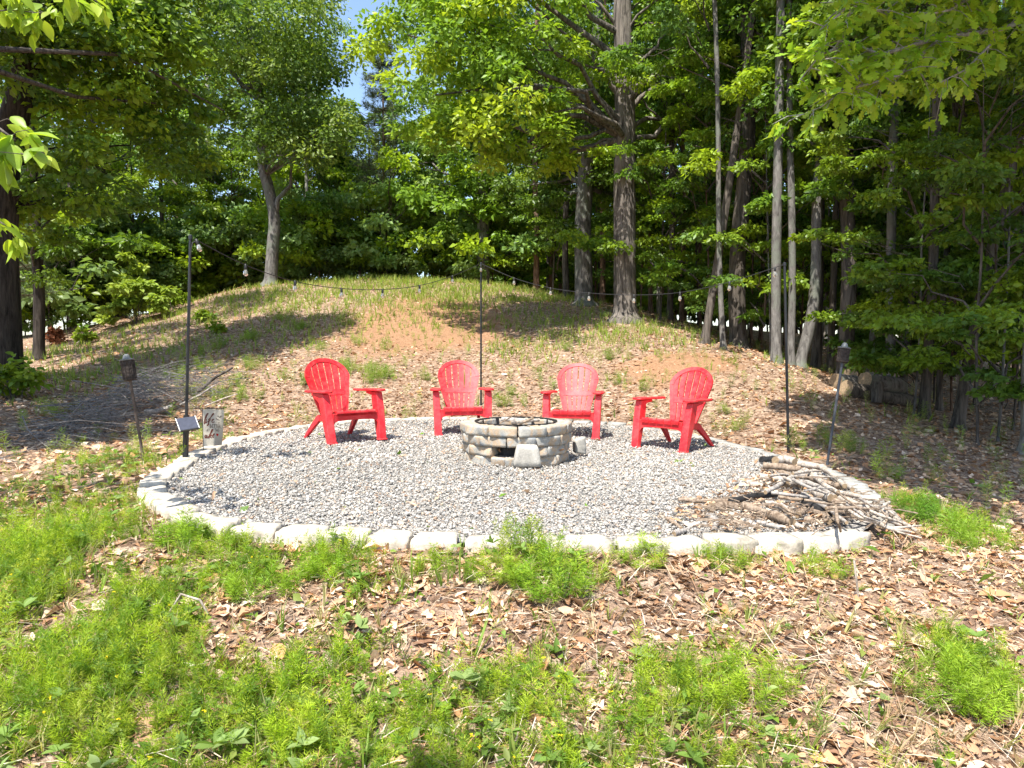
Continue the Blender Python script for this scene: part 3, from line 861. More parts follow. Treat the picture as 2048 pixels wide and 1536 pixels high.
for i in range(26):                       # thinner limbs thrown across and trailing off the pile
    x0 = rg.uniform(900, 1750); y0 = 330 + max(0, x0 - 1150) * .42 + rg.uniform(-30, 200); a = rg.gauss(.55, .5); L = rg.uniform(140, 420)
    P = [(x0, y0), (x0 + math.cos(a) * L * .5, y0 + math.sin(a) * L * .28 + rg.uniform(-15, 15)), (x0 + math.cos(a) * L, y0 + math.sin(a) * L * .5)]
    z = max(.02, .17 - abs(x0 - 1250) * .00025 - max(0, y0 - 450) * .0004) + rg.uniform(0, .03)
    pts = [on_z(*cpx(P[0]), z + .02), on_z(*cpx(P[1]), z + .02), on_z(*cpx(P[2]), max(.015, z - .05))]
    for p in pts: p[2] = max(p[2], tz1(p[0], p[1]) + .012)
    r = rg.uniform(.006, .014)
    log("branch", pts, [r, r * .9, r * .6], M_wood[rg.choice([0, 0, 2, 1])], "slender dry branch thrown across the pile of dead wood", "branch", "slender branches thrown across the dead wood pile", 7, .15, 500 + i)
# small twigs and bark between them
mb = MB(); rg = random.Random(5)
for i in range(230):
    c_ = (rg.uniform(420, 1750), 0); lo = 300 if c_[0] > 850 else 480
    hi_ = 690 if c_[0] < 1400 else 660
    y = rg.uniform(lo + max(0, c_[0] - 1250) * .45, hi_)
    p = on_z(*cpx((c_[0], y)), rg.uniform(.0, .10)); a = rg.uniform(0, 6.28); L = rg.uniform(.05, .28)
    q = p + np.array([math.cos(a) * L, math.sin(a) * L * .7, rg.uniform(-.04, .03)])
    m_ = (p + q) / 2 + np.array([rg.uniform(-.02, .02), rg.uniform(-.02, .02), .015])
    mb.tube([p, m_, q], rg.uniform(.002, .006), 4)
tag(mb.build("pile_twigs", M_wood[1]), "thin twigs scattered through the pile of dead wood", "twigs", kind="stuff")

# ------------------------------------------------------------------ sawn logs stacked in the shade of the wood
FL = [((1728, 812), (1800, 806), 12.4, .16, "thick mossy log laid level on top of the sawn log stack", .30),
      ((1690, 838), (1732, 846), 11.9, .15, "round log of the stack showing its pale sawn face", .12),
      ((1752, 838), (1838, 846), 12.2, .11, "long split log at the foot of the sawn log stack", .10),
      ((1670, 826), (1706, 820), 12.5, .15, "short log behind the torch at the end of the sawn log stack", .12),
      ((1752, 850), (1757, 838), 11.8, .09, "upright split wedge of wood leaning on the log stack", .10),
      ((1700, 815), (1712, 812), 12.8, .12, "small log chunk behind the top of the sawn log stack", .26)]
for i, (a, b2, d, r, lb, h) in enumerate(FL):
    p, q = at(*a, d), at(*b2, d + .25)
    for v_ in (p, q): v_[2] = tz1(v_[0], v_[1]) + h
    if i == 4: q = p + np.array([.05, .06, .28]); p[2] -= .08
    log("sawn_log", [p, q], r, B_grey if i in (0, 3) else B_brown, lb, "log", "sawn logs stacked at the wood's edge", 14, .08, 300 + i, capm=M_cut)

# ------------------------------------------------------------------ brush pile beside the patio
BR = [([(290, 824), (318, 822), (346, 812)], .05, .045, M_wood[2], "thick pale sawn branch lying in the brush pile"),
      ([(395, 785), (430, 755), (466, 735)], .25, .03, B_brown, "dark straight branch sticking up out of the brush pile"),
      ([(418, 735), (424, 790), (432, 800)], .25, .014, M_wood[0], "bleached forked branch standing up in the brush pile"),
      ([(225, 845), (222, 870), (232, 885)], .04, .035, M_wood[2], "grey weathered stump of branch at the foot of the brush pile"),
      ([(360, 810), (400, 790), (430, 770)], .12, .02, M_wood[2], "slim curved grey branch low in the brush pile"),
      ([(410, 812), (450, 796), (475, 788)], .12, .013, M_wood[0], "thin pale branch reaching over the sign from the brush pile")]
for i, (P, z, r, m, lb) in enumerate(BR):
    g = hit(*P[0]); pts = []
    for k, p in enumerate(P):
        q = at(p[0], p[1], max(6.9, g[1] - .25)); q[2] = max(q[2], tz1(q[0], q[1]) + r * .7); pts.append(q)
    log("brush_branch", pts, [r, r * .9, r * .6], m, lb, "branch", "larger branches of the brush pile", 8, .15, 400 + i, 3)
mb = MB(); rg = random.Random(9)
for i in range(400):
    f = rg.gauss(0, 1); px = 270 + f * 105; py = 818 - (px - 300) * .31 + rg.gauss(4, 17)
    if px > 480 or px < 0 or py < 745: continue
    g = hit(px, py); a = rg.gauss(.45, .65); L = rg.uniform(.3, 1.5)
    hh = .48 * math.exp(-((px - 310) / 130) ** 2) * rg.random()
    d_ = np.array([math.cos(a), math.sin(a), rg.gauss(0, .22)]) * L / 2
    c0 = g + np.array([0, rg.uniform(-.2, .2), .03 + hh])
    p, q = c0 - d_, c0 + d_
    for e in (p, q):
        if patio_f(e[0], e[1]) < .15: e[0] -= .5
        e[2] = max(e[2], tz1(e[0], e[1]) + .012)
    sg = np.array([rg.gauss(0, .07), rg.gauss(0, .07), rg.gauss(.02, .06)]) * L
    r = rg.choice([.003, .004, .005, .007, .010])
    mb.tube([p, p * .66 + q * .34 + sg, p * .33 + q * .67 + sg * .7, q], [r, r * .85, r * .65, r * .3], 4)
    if rg.random() < .5:
        k0 = p * .45 + q * .55 + sg; e = k0 + np.array([rg.gauss(0, .3), rg.gauss(0, .3), rg.uniform(0, .25)]) * min(L, .8)
        mb.tube([k0, (k0 + e) / 2 + np.array([0, 0, .03]), e], [r * .6, r * .45, r * .2], 4)
tag(mb.build("brush_pile_twigs", woodmat("shaded_brush_wood", (.055, .052, .052), (.27, .255, .245))), "tangled heap of thin grey cut twigs beside the patio", "brush pile", kind="stuff")  # twig colour darkened for the shade lying over the heap

# ------------------------------------------------------------------ light poles, solar panel, string of bulbs
def pole(base, top, r, label, lower=None):
    base = np.array(base, float); base[2] = tz1(base[0], base[1]) - .05
    t = thing("light_pole", label, "pole", base, group="black poles carrying the string of bulbs")
    v = np.array(top) - base
    o = MB().tube([(0, 0, 0), v * .5, v], [r, r * .96, r * .9], 12).build("shaft", M_black, t); smooth_tube(o)
    MB().lathe([(r * 1.25, -.02), (r * 1.25, .012), (r * .6, .022)], 12, c=v).build("cap", M_black, t)
    return t, base, v
b1 = on_z(370, 917, 0); t1 = at(381, 474, b1[1])
p1, base, v = pole(b1, t1, .0145, "thick leaning black pole with a solar panel at the edging stones")
o = MB().tube([(0, .0, 0), v * .23], .028, 4).build("lower_post", M_black, p1)
def onp(f, dx=0, dy=0): return v * f + np.array([dx, dy, 0])
cab = [onp(f, .020 * (1 if i % 2 else .75), -.018) for i, f in enumerate((.24, .4, .55, .7, .82))] + [onp(.88, .008, -.024), onp(.94, .016, -.02), onp(.975, .025, -.01), onp(.982, .05, 0)]
smooth_tube(MB().tube(cab, .0055, 6).build("cable", M_cord, p1))
for f in (.3, .45, .62): MB().lathe([(.024, -.006), (.024, .006)], 10, c=onp(f)).build("cable_tie", M_cord, p1)
# the panel: tilted towards the sun, its own small frame
C4 = [at(351, 838, b1[1] - .03), at(391, 832, b1[1] - .03), at(400, 856, b1[1] - .16), at(360, 863, b1[1] - .16)]
C4 = [Vector(p - base) for p in C4]
nrm = (C4[1] - C4[0]).cross(C4[2] - C4[1]).normalized()
if nrm.z < 0: nrm = -nrm
mid = sum(C4, Vector()) / 4
panel = MB().hexa([p - nrm * .012 for p in C4] + [p + nrm * .004 for p in C4]).build("solar_panel", M_black, p1, .002)
MB().hexa([mid + (p - mid) * .93 + nrm * .004 for p in C4] + [mid + (p - mid) * .93 + nrm * .007 for p in C4]).build("cell_sheet", M_panel, panel)
for a, b2 in ((1, 2), (3, 0)):
    e = (C4[b2] - C4[a]); w = (mid - (C4[a] + C4[b2]) / 2).normalized() * .006
    MB().hexa([C4[a], C4[b2], C4[b2] + w, C4[a] + w] + [q + nrm * .008 for q in (C4[a], C4[b2], C4[b2] + w, C4[a] + w)]).build("bezel", M_white, panel)
MB().tube([v * .10 + np.array([0, -.02, 0]), tuple(mid - nrm * .012)], .014, 8).build("panel_bracket", M_black, p1)
h2 = hit(962, 812); t2 = at(962, 527, h2[1])
pole(h2, t2, .0165, "thin black pole standing behind the red chairs")
b3 = on_z(1577, 911, -.06); t3 = at(1569, 528, b3[1])
pole(b3, t3, .0165, "slim black pole at the shady edge behind the branch pile")

ST = [(t1 + (.04, 0, -.02), [(491, 530), (590, 563), (683, 577), (765, 579), (839, 571), (905, 552)], t2 + (-.0, 0, .0)),
      (t2, [(1028, 556), (1101, 576), (1178, 586), (1268, 590), (1360, 585), (1459, 564), (1550, 535)], t3)]
string = thing("string_light", "long black cord of clear glass bulbs strung between the three poles", "string lights", t2)
cordpts = []; bulbs = [(t1 + (.055, 0, -.028), True)]
for a, mids, b2 in ST:
    pts = [a]
    for (px, py) in mids:                 # the cord hangs in the upright plane through its two poles
        k = (px - 1024) / FPX
        f = (a[0] - k * a[1]) / (k * (b2[1] - a[1]) - (b2[0] - a[0])) if abs(k * (b2[1] - a[1]) - (b2[0] - a[0])) > 1e-6 else .5
        d = a[1] + (b2[1] - a[1]) * f
        p = at(px, py, d); pts.append(p); bulbs.append((p, False))
    pts.append(b2); pts = [np.array(p) for p in pts]
    for i in range(len(pts) - 1):
        p0, p1_, p2_, p3_ = pts[max(i - 1, 0)], pts[i], pts[i + 1], pts[min(i + 2, len(pts) - 1)]
        for k in range(5):
            u = k / 5
            cordpts.append(.5 * (2 * p1_ + (p2_ - p0) * u + (2 * p0 - 5 * p1_ + 4 * p2_ - p3_) * u * u + (3 * p1_ - p0 - 3 * p2_ + p3_) * u ** 3))
bulbs.append((t2 + (0, -.02, -.03), False))
cordpts.append(np.array(t3))
smooth_tube(MB().tube([p - t2 for p in cordpts], .0048, 6).build("cord", M_cord, string))
sock = MB().lathe([(.006, .012), (.013, .006), (.016, -.042), (.012, -.048)], 12).mesh("socket", True)
glob = MB().lathe([(.011, -.044), (.016, -.056), (.022, -.074), (.0235, -.086), (.020, -.101), (.011, -.111), (.002, -.113)], 14).mesh("bulb", True)
fila = MB().tube([(-.006, 0, -.05), (-.007, 0, -.08), (.007, 0, -.08), (.006, 0, -.05)], .0018, 4).mesh("filament")
for p, tilt in bulbs:
    s_ = link("socket", sock, M_cord, string); s_.location = p - t2
    if tilt: s_.rotation_euler = (0, math.radians(-18), 0)
    g = link("bulb", glob, M_glass, s_)
    link("filament", fila, M_white, s_)

# ------------------------------------------------------------------ garden torches
def torch(base, top, label, pm, hs=1.0):
    base = np.array(base); top = np.array(top)
    t = thing("garden_torch", label, "torch", base, group="garden torches either side of the patio")
    ax = Vector(top - base); L = ax.length; q = Vector((0, 0, 1)).rotation_difference(ax.normalized()); t.rotation_mode = 'QUATERNION'; t.rotation_quaternion = q
    H = .185 * hs; z0 = L - H - .055
    smooth_tube(MB().tube([(0, 0, -.05), (0, 0, z0 * .33), (0, 0, z0 * .66), (0, 0, z0 + .01)], [.0135, .013, .0135, .0125], 10, jag=.06).build("shaft", pm, t))
    hd = MB(); prof = [(.03, z0 - .004), (.052, z0), (.054, z0 + .012)]
    for k in range(9): prof += [(.050 + .003 * (k % 2) + .005 * k / 9, z0 + .015 + k * (H - .03) / 8)]
    prof += [(.058, z0 + H - .008), (.061, z0 + H)]
    head = hd.lathe(prof, 16).build("head", M_torch, t)
    for k in range(12):
        a = 2 * math.pi * k / 12
        MB().tube([(.0545 * math.cos(a), .0545 * math.sin(a), z0 + .01), (.0595 * math.cos(a), .0595 * math.sin(a), z0 + H)], .0035, 5).build("cane_slat", M_torch, head)
    MB().lathe([(.063, z0 + H - .004), (.066, z0 + H + .006), (.05, z0 + H + .014), (.03, z0 + H + .016)], 16).build("rim", M_tin, t)
    MB().lathe([(.036, z0 + H + .012), (.027, z0 + H + .045), (.014, z0 + H + .058)], 14).build("wick_cap", M_tin, t)
    return t
b1 = hit(289, 932); torch(b1, at(252, 709, b1[1] + .05), "leaning garden torch with dark woven head beside the brush pile", M_bamboo)
b1 = hit(1654, 930); torch(b1, at(1690, 686, b1[1] + .05), "grey garden torch with a metal rim, leaning beside the branch pile", M_greypole, .8)
g = hit(298, 782)
o = MB().tube([(0, 0, -.05), at(298, 690, g[1]) - g], [.005, .003], 5).build("thin_stake", M_bamboo, None, loc=g)
tag(o, "very thin upright brown stake on the slope above the brush pile", "stake")

# ------------------------------------------------------------------ the little garden flag
FD = 6.95
fb = on_z(406, 905, 0); FD = fb[1]
f0 = at(407, 893, FD); f1 = at(448, 819, FD)
FW = .212; FH = f1[2] - f0[2]
flag = thing("garden_flag", "small linen garden flag with brown lettering and red heart at the edging stones", "flag", (f0[0], FD, 0))
def fmap(u, v_, w=0):              # u 0..1 across, v 0..1 up; the lower free corner curls back
    c_ = max(0, (u - .45)) * max(0, 1 - v_ * 1.05) ** 1.3
    x = FW * (u - .8 * c_); y = .02 * math.sin(u * 3.5) + .26 * c_ + .02 * (1 - v_) * u
    y -= w
    return Vector((x, y, f0[2] + FH * v_ + .004 * math.sin(u * 5)))
nu, nv = 16, 24
V = [fmap(i / nu, j / nv) for j in range(nv + 1) for i in range(nu + 1)] + [fmap(i / nu, j / nv, -.0015) for j in range(nv + 1) for i in range(nu + 1)]
m_ = (nu + 1) * (nv + 1)
F = [(j * (nu + 1) + i, j * (nu + 1) + i + 1, (j + 1) * (nu + 1) + i + 1, (j + 1) * (nu + 1) + i) for j in range(nv) for i in range(nu)]
F += [tuple(m_ + k for k in q[::-1]) for q in F]
cloth = MB().add(V, F).build("cloth", M_flag, flag, smooth=True)
smooth_tube(MB().tube([(-.004, .004, -.06), (-.004, .004, f0[2] + FH + .012), (.02, .004, f0[2] + FH + .014), (FW * .98, .012, f0[2] + FH + .010)], .004, 6).build("stake", M_black, flag))
def stroke(mb, pts, w, n=5):
    P = [np.array(p, float) for p in pts]; Q = []
    for i in range(len(P) - 1):
        p0, a, b2, p3 = P[max(i - 1, 0)], P[i], P[i + 1], P[min(i + 2, len(P) - 1)]
        for k in range(n):
            u = k / n; Q.append(.5 * (2 * a + (b2 - p0) * u + (2 * p0 - 5 * a + 4 * b2 - p3) * u * u + (3 * a - p0 - 3 * b2 + p3) * u ** 3))
    Q.append(P[-1]); Vv = []
    for i, q in enumerate(Q):
        t_ = Q[min(i + 1, len(Q) - 1)] - Q[max(i - 1, 0)]; t_ = t_ * np.array([FW, FH]); t_ /= max(1e-9, np.linalg.norm(t_))
        ww = w * (.75 + .5 * abs(t_[1])) ; nn = np.array([-t_[1] / FW, t_[0] / FH]) * ww
        Vv += [fmap(*(q + nn), .003), fmap(*(q - nn), .003)]
    mb.add(Vv, [(2 * i, 2 * i + 1, 2 * i + 3, 2 * i + 2) for i in range(len(Q) - 1)])
def fl(cx, cy_):                    # from the enlarged photograph of the flag to flag coordinates
    return ((cx - 868) / (1395 - 868), 1 - (cy_ - 250) / (1300 - 250))
def word(name, strokes, w, m):
    mb = MB()
    for s_ in strokes: stroke(mb, [fl(*p) for p in s_], w)
    mb.build(name, m, flag)
word("script_word", [  # life
    [(905, 560), (950, 450), (985, 385), (965, 375), (930, 450), (905, 560), (892, 640), (905, 650), (930, 600)],
    [(945, 530), (932, 600), (940, 635), (965, 600)], [(952, 492), (955, 500)],
    [(985, 560), (1050, 480), (1110, 400), (1120, 380), (1100, 378), (1050, 470), (1005, 600), (965, 700), (955, 720), (985, 700), (995, 640), (985, 590), (1050, 560)],
    [(1065, 590), (1100, 560), (1115, 535), (1095, 535), (1070, 580), (1075, 630), (1100, 635), (1130, 600)]], .0031, M_print)
word("script_word", [  # (l)ake
    [(940, 985), (915, 985), (905, 1030), (920, 1065), (942, 1020), (948, 980), (940, 1050), (960, 1060), (980, 1020)],
    [(990, 1000), (1050, 920), (1085, 840), (1070, 830), (1040, 900), (1005, 1000), (985, 1085)], [(1000, 1030), (1040, 985), (1050, 1000), (1010, 1030), (1045, 1065), (1065, 1060)],
    [(1070, 1020), (1110, 990), (1125, 960), (1105, 955), (1078, 1000), (1080, 1055), (1115, 1050)]], .0036, M_print)
def text(name, body, x0, x1, y0, y1, m):
    cu = bpy.data.curves.new(name, 'FONT'); cu.body = body; cu.align_x = 'LEFT'; cu.resolution_u = 2
    tmp = bpy.data.objects.new(name, cu); C.objects.link(tmp)
    bpy.context.view_layer.update()
    me = bpy.data.meshes.new_from_object(tmp.evaluated_get(bpy.context.evaluated_depsgraph_get()))
    bpy.data.objects.remove(tmp); bpy.data.curves.remove(cu)
    co = np.zeros(len(me.vertices) * 3); me.vertices.foreach_get("co", co); co = co.reshape(-1, 3)
    mn, mx = co.min(0), co.max(0)
    a, b2 = fl(x0, y1), fl(x1, y0)
    for vv, q in zip(me.vertices, co):
        f = (q - mn) / np.maximum(mx - mn, 1e-6)
        vv.co = fmap(a[0] + (b2[0] - a[0]) * f[0], a[1] + (b2[1] - a[1]) * f[1], .003)
    me.materials.clear()
    link(name, me, m, flag)
text("word", "BETTER", 1015, 1315, 685, 785, M_ink)
text("word", "AT", 940, 1010, 810, 885, M_ink)
text("word", "THE", 1130, 1262, 810, 890, M_ink)
for s_ in ([(1205, 440), (1250, 440), (1285, 470), (1310, 435), (1350, 425)], [(1180, 510), (1215, 545), (1245, 540), (1275, 560)], [(1225, 630), (1250, 636), (1278, 618)]):
    mb = MB(); stroke(mb, [fl(*p) for p in s_], .003); mb.build("bird_print", M_ink, flag)
hp = [(1212, 1030), (1185, 995), (1178, 965), (1195, 945), (1212, 960), (1235, 950), (1256, 975), (1245, 1000)]
MB().add([fmap(*fl(*p), .003) for p in hp], [tuple(range(len(hp)))]).build("heart_print", M_heart, flag)

# ------------------------------------------------------------------ trees
KITE = [(np.array([(0, 0, 0), (.42, .27, .09), (1, 0, -.05), (.42, -.27, .09)]), [(0, 1, 2), (0, 2, 3)]),
        (np.array([(0, 0, 0), (.55, .33, .05), (1, 0, -.12), (.50, -.30, .10)]), [(0, 1, 2), (0, 2, 3)])]
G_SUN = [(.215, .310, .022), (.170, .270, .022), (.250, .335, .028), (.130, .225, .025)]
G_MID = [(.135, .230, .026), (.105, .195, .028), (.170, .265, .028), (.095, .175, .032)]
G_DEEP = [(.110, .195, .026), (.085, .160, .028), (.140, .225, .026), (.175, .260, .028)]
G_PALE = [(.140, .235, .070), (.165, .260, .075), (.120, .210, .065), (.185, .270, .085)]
def crown_arrays(blobs, size, n, cols, flat_=.42, clump=.42, spread=1.0, tm=KITE, up=.55, colj=.16):
    """leaves in drooping clumps spread through a crown of several masses"""
    bl = np.array([(b[0], b[1], b[2], b[3], b[3] if len(b) < 5 else b[4], b[3] * .8 if len(b) < 6 else b[5]) for b in blobs], float)
    w = (bl[:, 3] * bl[:, 4] * bl[:, 5]) ** .8; w /= w.sum()
    ncl = max(24, int(n / 130))
    bi = RNG.choice(len(bl), ncl, p=w)
    d = rdir(ncl); rad = RNG.uniform(.35, 1.0, ncl) ** .6
    cc = bl[bi, :3] + d * rad[:, None] * bl[bi, 3:6]
    cr = clump * np.minimum(1.2, bl[bi, 3:6].mean(1) * .6 + .2) * RNG.uniform(.7, 1.35, ncl)
    ccol = pick(cols, ncl)
    li = RNG.integers(0, ncl, n)
    d2 = rdir(n); r2 = RNG.random(n) ** .45
    off = d2 * r2[:, None] * cr[li][:, None] * np.array([1.25, 1.25, flat_ * 1.25]) * spread
    off[:, 2] -= .22 * (off[:, 0] ** 2 + off[:, 1] ** 2) / np.maximum(cr[li], .1)
    T = cc[li] + off
    A = unit(off * np.array([1, 1, .3])) + RNG.normal(0, .55, (n, 3)) + np.array([0, 0, -.35])
    N = np.array([-.10, -.20, up]) + RNG.normal(0, .6, (n, 3)) + d2 * .45
    S = size * RNG.uniform(.6, 1.25, n)
    return scatter(tm, T, A, N, S, ccol[li], colj), cc
def trunk_shape(pts, R, n=12, seed=0, flare=True, jag=.05, sub=3):
    P = [np.array(p, float) for p in pts]; Q = []; RR = []
    rg = np.random.default_rng(seed)
    for i in range(len(P) - 1):
        p0, a, b_, p3 = P[max(i - 1, 0)], P[i], P[i + 1], P[min(i + 2, len(P) - 1)]
        for k in range(sub):
            u = k / sub
            Q.append(.5 * (2 * a + (b_ - p0) * u + (2 * p0 - 5 * a + 4 * b_ - p3) * u * u + (3 * a - p0 - 3 * b_ + p3) * u ** 3))
            RR.append((R[i] * (1 - u) + R[i + 1] * u) * (1 + rg.normal(0, .015)))
    Q.append(P[-1]); RR.append(R[-1])
    if flare:
        q0 = Q[0]; dv = (Q[1] - Q[0]); L = np.linalg.norm(dv); dv = dv / L
        r0 = RR[0]
        Q = [q0 - dv * .35, q0 + dv * .02, q0 + dv * min(.18, L * .2), q0 + dv * min(.45, L * .5)] + Q[1:]
        RR = [r0 * 1.75, r0 * 1.5, r0 * 1.22, r0 * 1.05] + RR[1:]
    return MB().tube(Q, RR, n, 0, None, jag, seed)
def limb(mb, a, b_, r, seed, n=6, sag=.25):
    rg = np.random.default_rng(seed); a = np.array(a, float); b_ = np.array(b_, float); v = b_ - a; L = np.linalg.norm(v)
    pts = [a]
    for f in (.25, .5, .75):
        pts.append(a + v * f + rg.normal(0, .05 * L, 3) + np.array([0, 0, sag * L * f * (1 - f)]))
    pts.append(b_)
    mb.tube(pts, [r, r * .78, r * .6, r * .42, r * .2], n, 0, None, .06, seed)
TREE_N = 0
def tree(name, label, base, pts, R, bark, blobs, leaf=.15, n=20000, cols=G_MID, group=None, limbs=12, cat="tree", flare=True, limb_r=.09, ns=12, extra=None, clump=.42, mat_=None, lim_pts=None, **kw):
    """one tree: trunk (with limbs) and crown; blobs and points in world space"""
    global TREE_N; TREE_N += 1
    base = np.array(base, float)
    t = thing(name, label, cat, base, group=group)
    P = [np.array(p, float) - base for p in pts]
    mb = trunk_shape(P, R, ns, 900 + TREE_N, flare)
    B = [(b_[0] - base[0], b_[1] - base[1], b_[2] - base[2]) + tuple(b_[3:]) for b_ in blobs]
    rg = np.random.default_rng(TREE_N)
    if B:
        (V, F, c), cc = crown_arrays(B, leaf, n, cols, clump=clump, **kw)
    tp = np.array(P)
    if limbs and B:
        tgt = [np.array(b_[:3]) for b_ in B] + [cc[i] for i in rg.choice(len(cc), min(len(cc), limbs), replace=False)]
        for k, g_ in enumerate(tgt):
            h = g_[2] - .35 * np.linalg.norm(g_[:2] - tp[-1][:2]) - .3
            zs = tp[:, 2]; h = min(max(h, zs[0] + .35 * (zs[-1] - zs[0])), zs[-1])
            a = np.array([np.interp(h, zs, tp[:, 0]), np.interp(h, zs, tp[:, 1]), h])
            limb(mb, a, g_, limb_r * (1 if k < len(B) else .5) * (.75 if limbs > 20 else 1), 50 * TREE_N + k)
    if extra: extra(mb, base)
    o = mb.build("trunk", bark, t); smooth_tube(o)
    if B: link("crown", mesh_np("crown", V, F, c), mat_ or M_leaf, t)
    return t
def pb(l): return [tuple(at(px, py, d)) + (r,) for px, py, d, r in l]

# the tall oak at the brow of the slope
d = 18.4; b0 = at(1250, 632, d); b0[2] = tz1(b0[0], d)
def oak_extra(mb, base):
    for a, b_, r in [((1238, 190), (1185, 100), .085), ((1266, 140), (1340, 60), .07), ((1270, 330), (1345, 292), .045), ((1268, 175), (1330, 150), .05), ((1240, 60), (1170, -20), .06), ((1232, 265), (1180, 235), .045)]:
        limb(mb, at(*a, d) - base, at(*b_, d - .4) - base, r, int(a[1]), sag=.15)
tree("oak_tree", "tall straight oak with furrowed brown bark at the brow of the slope", b0,
     [b0, at(1250, 520, d), at(1249, 380, d), at(1250, 250, d), at(1247, 120, d), at(1245, 0, d), at(1250, -180, d), at(1240, -420, d)], [.315, .29, .285, .275, .25, .235, .19, .08], B_oak,
     pb([(815, 70, 17, 1.2), (940, 50, 16, 1.7), (1060, 50, 16, 1.35), (870, 190, 16.5, 1.4), (1010, 180, 15.5, 1.5), (1105, 225, 16.5, .85), (950, 275, 16.5, 1.0), (1070, 305, 17.3, .8), (850, 280, 17, .7),
         (1370, 40, 19.8, 1.4), (1410, 150, 18.5, 1.1), (1345, 235, 19.5, 1.0), (1460, 60, 17, 1.5), (1480, 190, 18, 1.1), (1000, -110, 17, 2.3), (1250, -210, 21, 2.4), (1450, -110, 18, 2.3), (890, -90, 17, 1.7)]),
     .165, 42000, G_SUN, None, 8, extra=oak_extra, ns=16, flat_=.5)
# the leaning oak behind the crest
d = 25.5; b0 = at(541, 570, d); b0[2] = tz1(b0[0], d)
def lo_extra(mb, base):
    limb(mb, at(552, 425, d) - base, at(600, 300, d) - base, .12, 5, sag=-.2)
    limb(mb, at(500, 175, d) - base, at(410, 115, d) - base, .12, 6); limb(mb, at(520, 240, d) - base, at(400, 200, d) - base, .11, 7)
tree("oak_tree", "broad bright green oak with a curved forked trunk behind the mound's crest", b0,
     [b0, at(545, 500, d), at(549, 440, d), at(538, 380, d), at(526, 330, d), at(524, 220, d), at(505, 120, d), at(500, -60, d)], [.24, .215, .21, .20, .19, .17, .13, .06], B_grey,
     pb([(560, 60, 24, 2.4), (450, 100, 25, 2.0), (625, 95, 25, 1.6), (600, 185, 23.5, 1.8), (500, 190, 24.5, 1.6), (430, 255, 25, 1.3), (640, 265, 23.5, 1.6), (570, 290, 24, 1.3), (470, 20, 25, 2.2), (540, -110, 26, 2.2)]),
     .16, 33000, [(.150, .245, .042), (.190, .290, .048), (.125, .215, .040), (.220, .315, .055)], None, 30, extra=lo_extra, flat_=.6, clump=.5)
# the grey trunk right of the middle pole
d = 27.5; b0 = at(966, 566, d); b0[2] = tz1(b0[0], d)
tree("hardwood_tree", "straight grey trunked tree beyond the middle light pole", b0, [b0, at(966, 480, d), at(967, 400, d), at(966, 250, d), at(965, 0, d)], [.27, .25, .24, .21, .12], B_grey,
     pb([(960, 320, 27, 1.7), (890, 370, 27.5, 1.4), (1010, 390, 27, 1.2), (890, 250, 28, 1.9), (1050, 300, 28, 1.8), (960, 150, 28, 2.4), (820, 330, 28.5, 1.2)]), .18, 17000, G_MID, None, 16)
# the mottled beech
d = 21.5; b0 = at(1168, 612, d); b0[2] = tz1(b0[0], d)
tree("beech_tree", "thick mottled grey beech beside the tall furrowed oak", b0, [b0, at(1167, 540, d), at(1166, 440, d), at(1176, 300, d), at(1190, 150, d), at(1200, -80, d)], [.30, .27, .26, .24, .20, .10], B_grey,
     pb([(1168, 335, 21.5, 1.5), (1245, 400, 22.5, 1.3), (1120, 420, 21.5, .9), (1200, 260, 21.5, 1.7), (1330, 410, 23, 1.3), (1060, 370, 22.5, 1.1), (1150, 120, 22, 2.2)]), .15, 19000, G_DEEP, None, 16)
# the big dark tree on the left
d = 13.2; b0 = at(2, 702, d); b0[2] = tz1(b0[0], d)
tree("dark_oak_tree", "massive dark trunked tree shading the far end of the brush pile", b0, [b0, at(2, 600, d), at(0, 480, d), at(8, 330, d), at(50, 150, d), at(100, -60, d), at(130, -250, d)], [.36, .31, .29, .27, .22, .16, .06], B_shaded,
     pb([(90, 90, 13, 1.5), (200, 190, 14, 1.5), (60, 290, 13, 1.2), (310, 110, 15, 1.5), (180, 40, 14, 1.7), (250, 290, 15, 1.2), (110, 420, 14.5, 1.0), (330, 290, 16.5, 1.1), (40, -60, 12.5, 1.8), (280, 390, 17, .9), (300, -20, 15, 1.6), (200, -120, 14, 2.0), (160, 350, 13.5, .8)]),
     .155, 33000, G_DEEP + G_SUN[:2], None, 30, limb_r=.04)

# ---- near branches: lobed oak leaves overhead on the right, hickory leaflets on the left
lob = []
for (x, w) in [(0, .02), (.14, .06), (.22, .17), (.30, .19), (.36, .08), (.46, .24), (.56, .27), (.62, .11), (.72, .22), (.82, .20), (.88, .09), (1.0, .02)]: lob.append((x, w))
Vl = [(x, 0, -.10 * x * x) for x, w in lob] + [(x + w * .25, w, .10 * w - .12 * x * x) for x, w in lob] + [(x + w * .25, -w, .10 * w - .12 * x * x) for x, w in lob]
k_ = len(lob); Fl = []
for i in range(k_ - 1): Fl += [(i, i + 1, k_ + i + 1), (i, k_ + i + 1, k_ + i), (i + 1, i, 2 * k_ + i), (i + 1, 2 * k_ + i, 2 * k_ + i + 1)]
LOBED = [(np.array(Vl), Fl)]
el = [(0, .01), (.12, .11), (.3, .20), (.5, .235), (.68, .19), (.85, .09), (1, .0)]
Ve = [(x, 0, -.18 * x * x) for x, w in el] + [(x, w, .35 * w - .18 * x * x) for x, w in el] + [(x, -w, .35 * w - .18 * x * x) for x, w in el]
k_ = len(el); Fe = []
for i in range(k_ - 1): Fe += [(i, i + 1, k_ + i + 1), (i, k_ + i + 1, k_ + i), (i + 1, i, 2 * k_ + i), (i + 1, 2 * k_ + i, 2 * k_ + i + 1)]
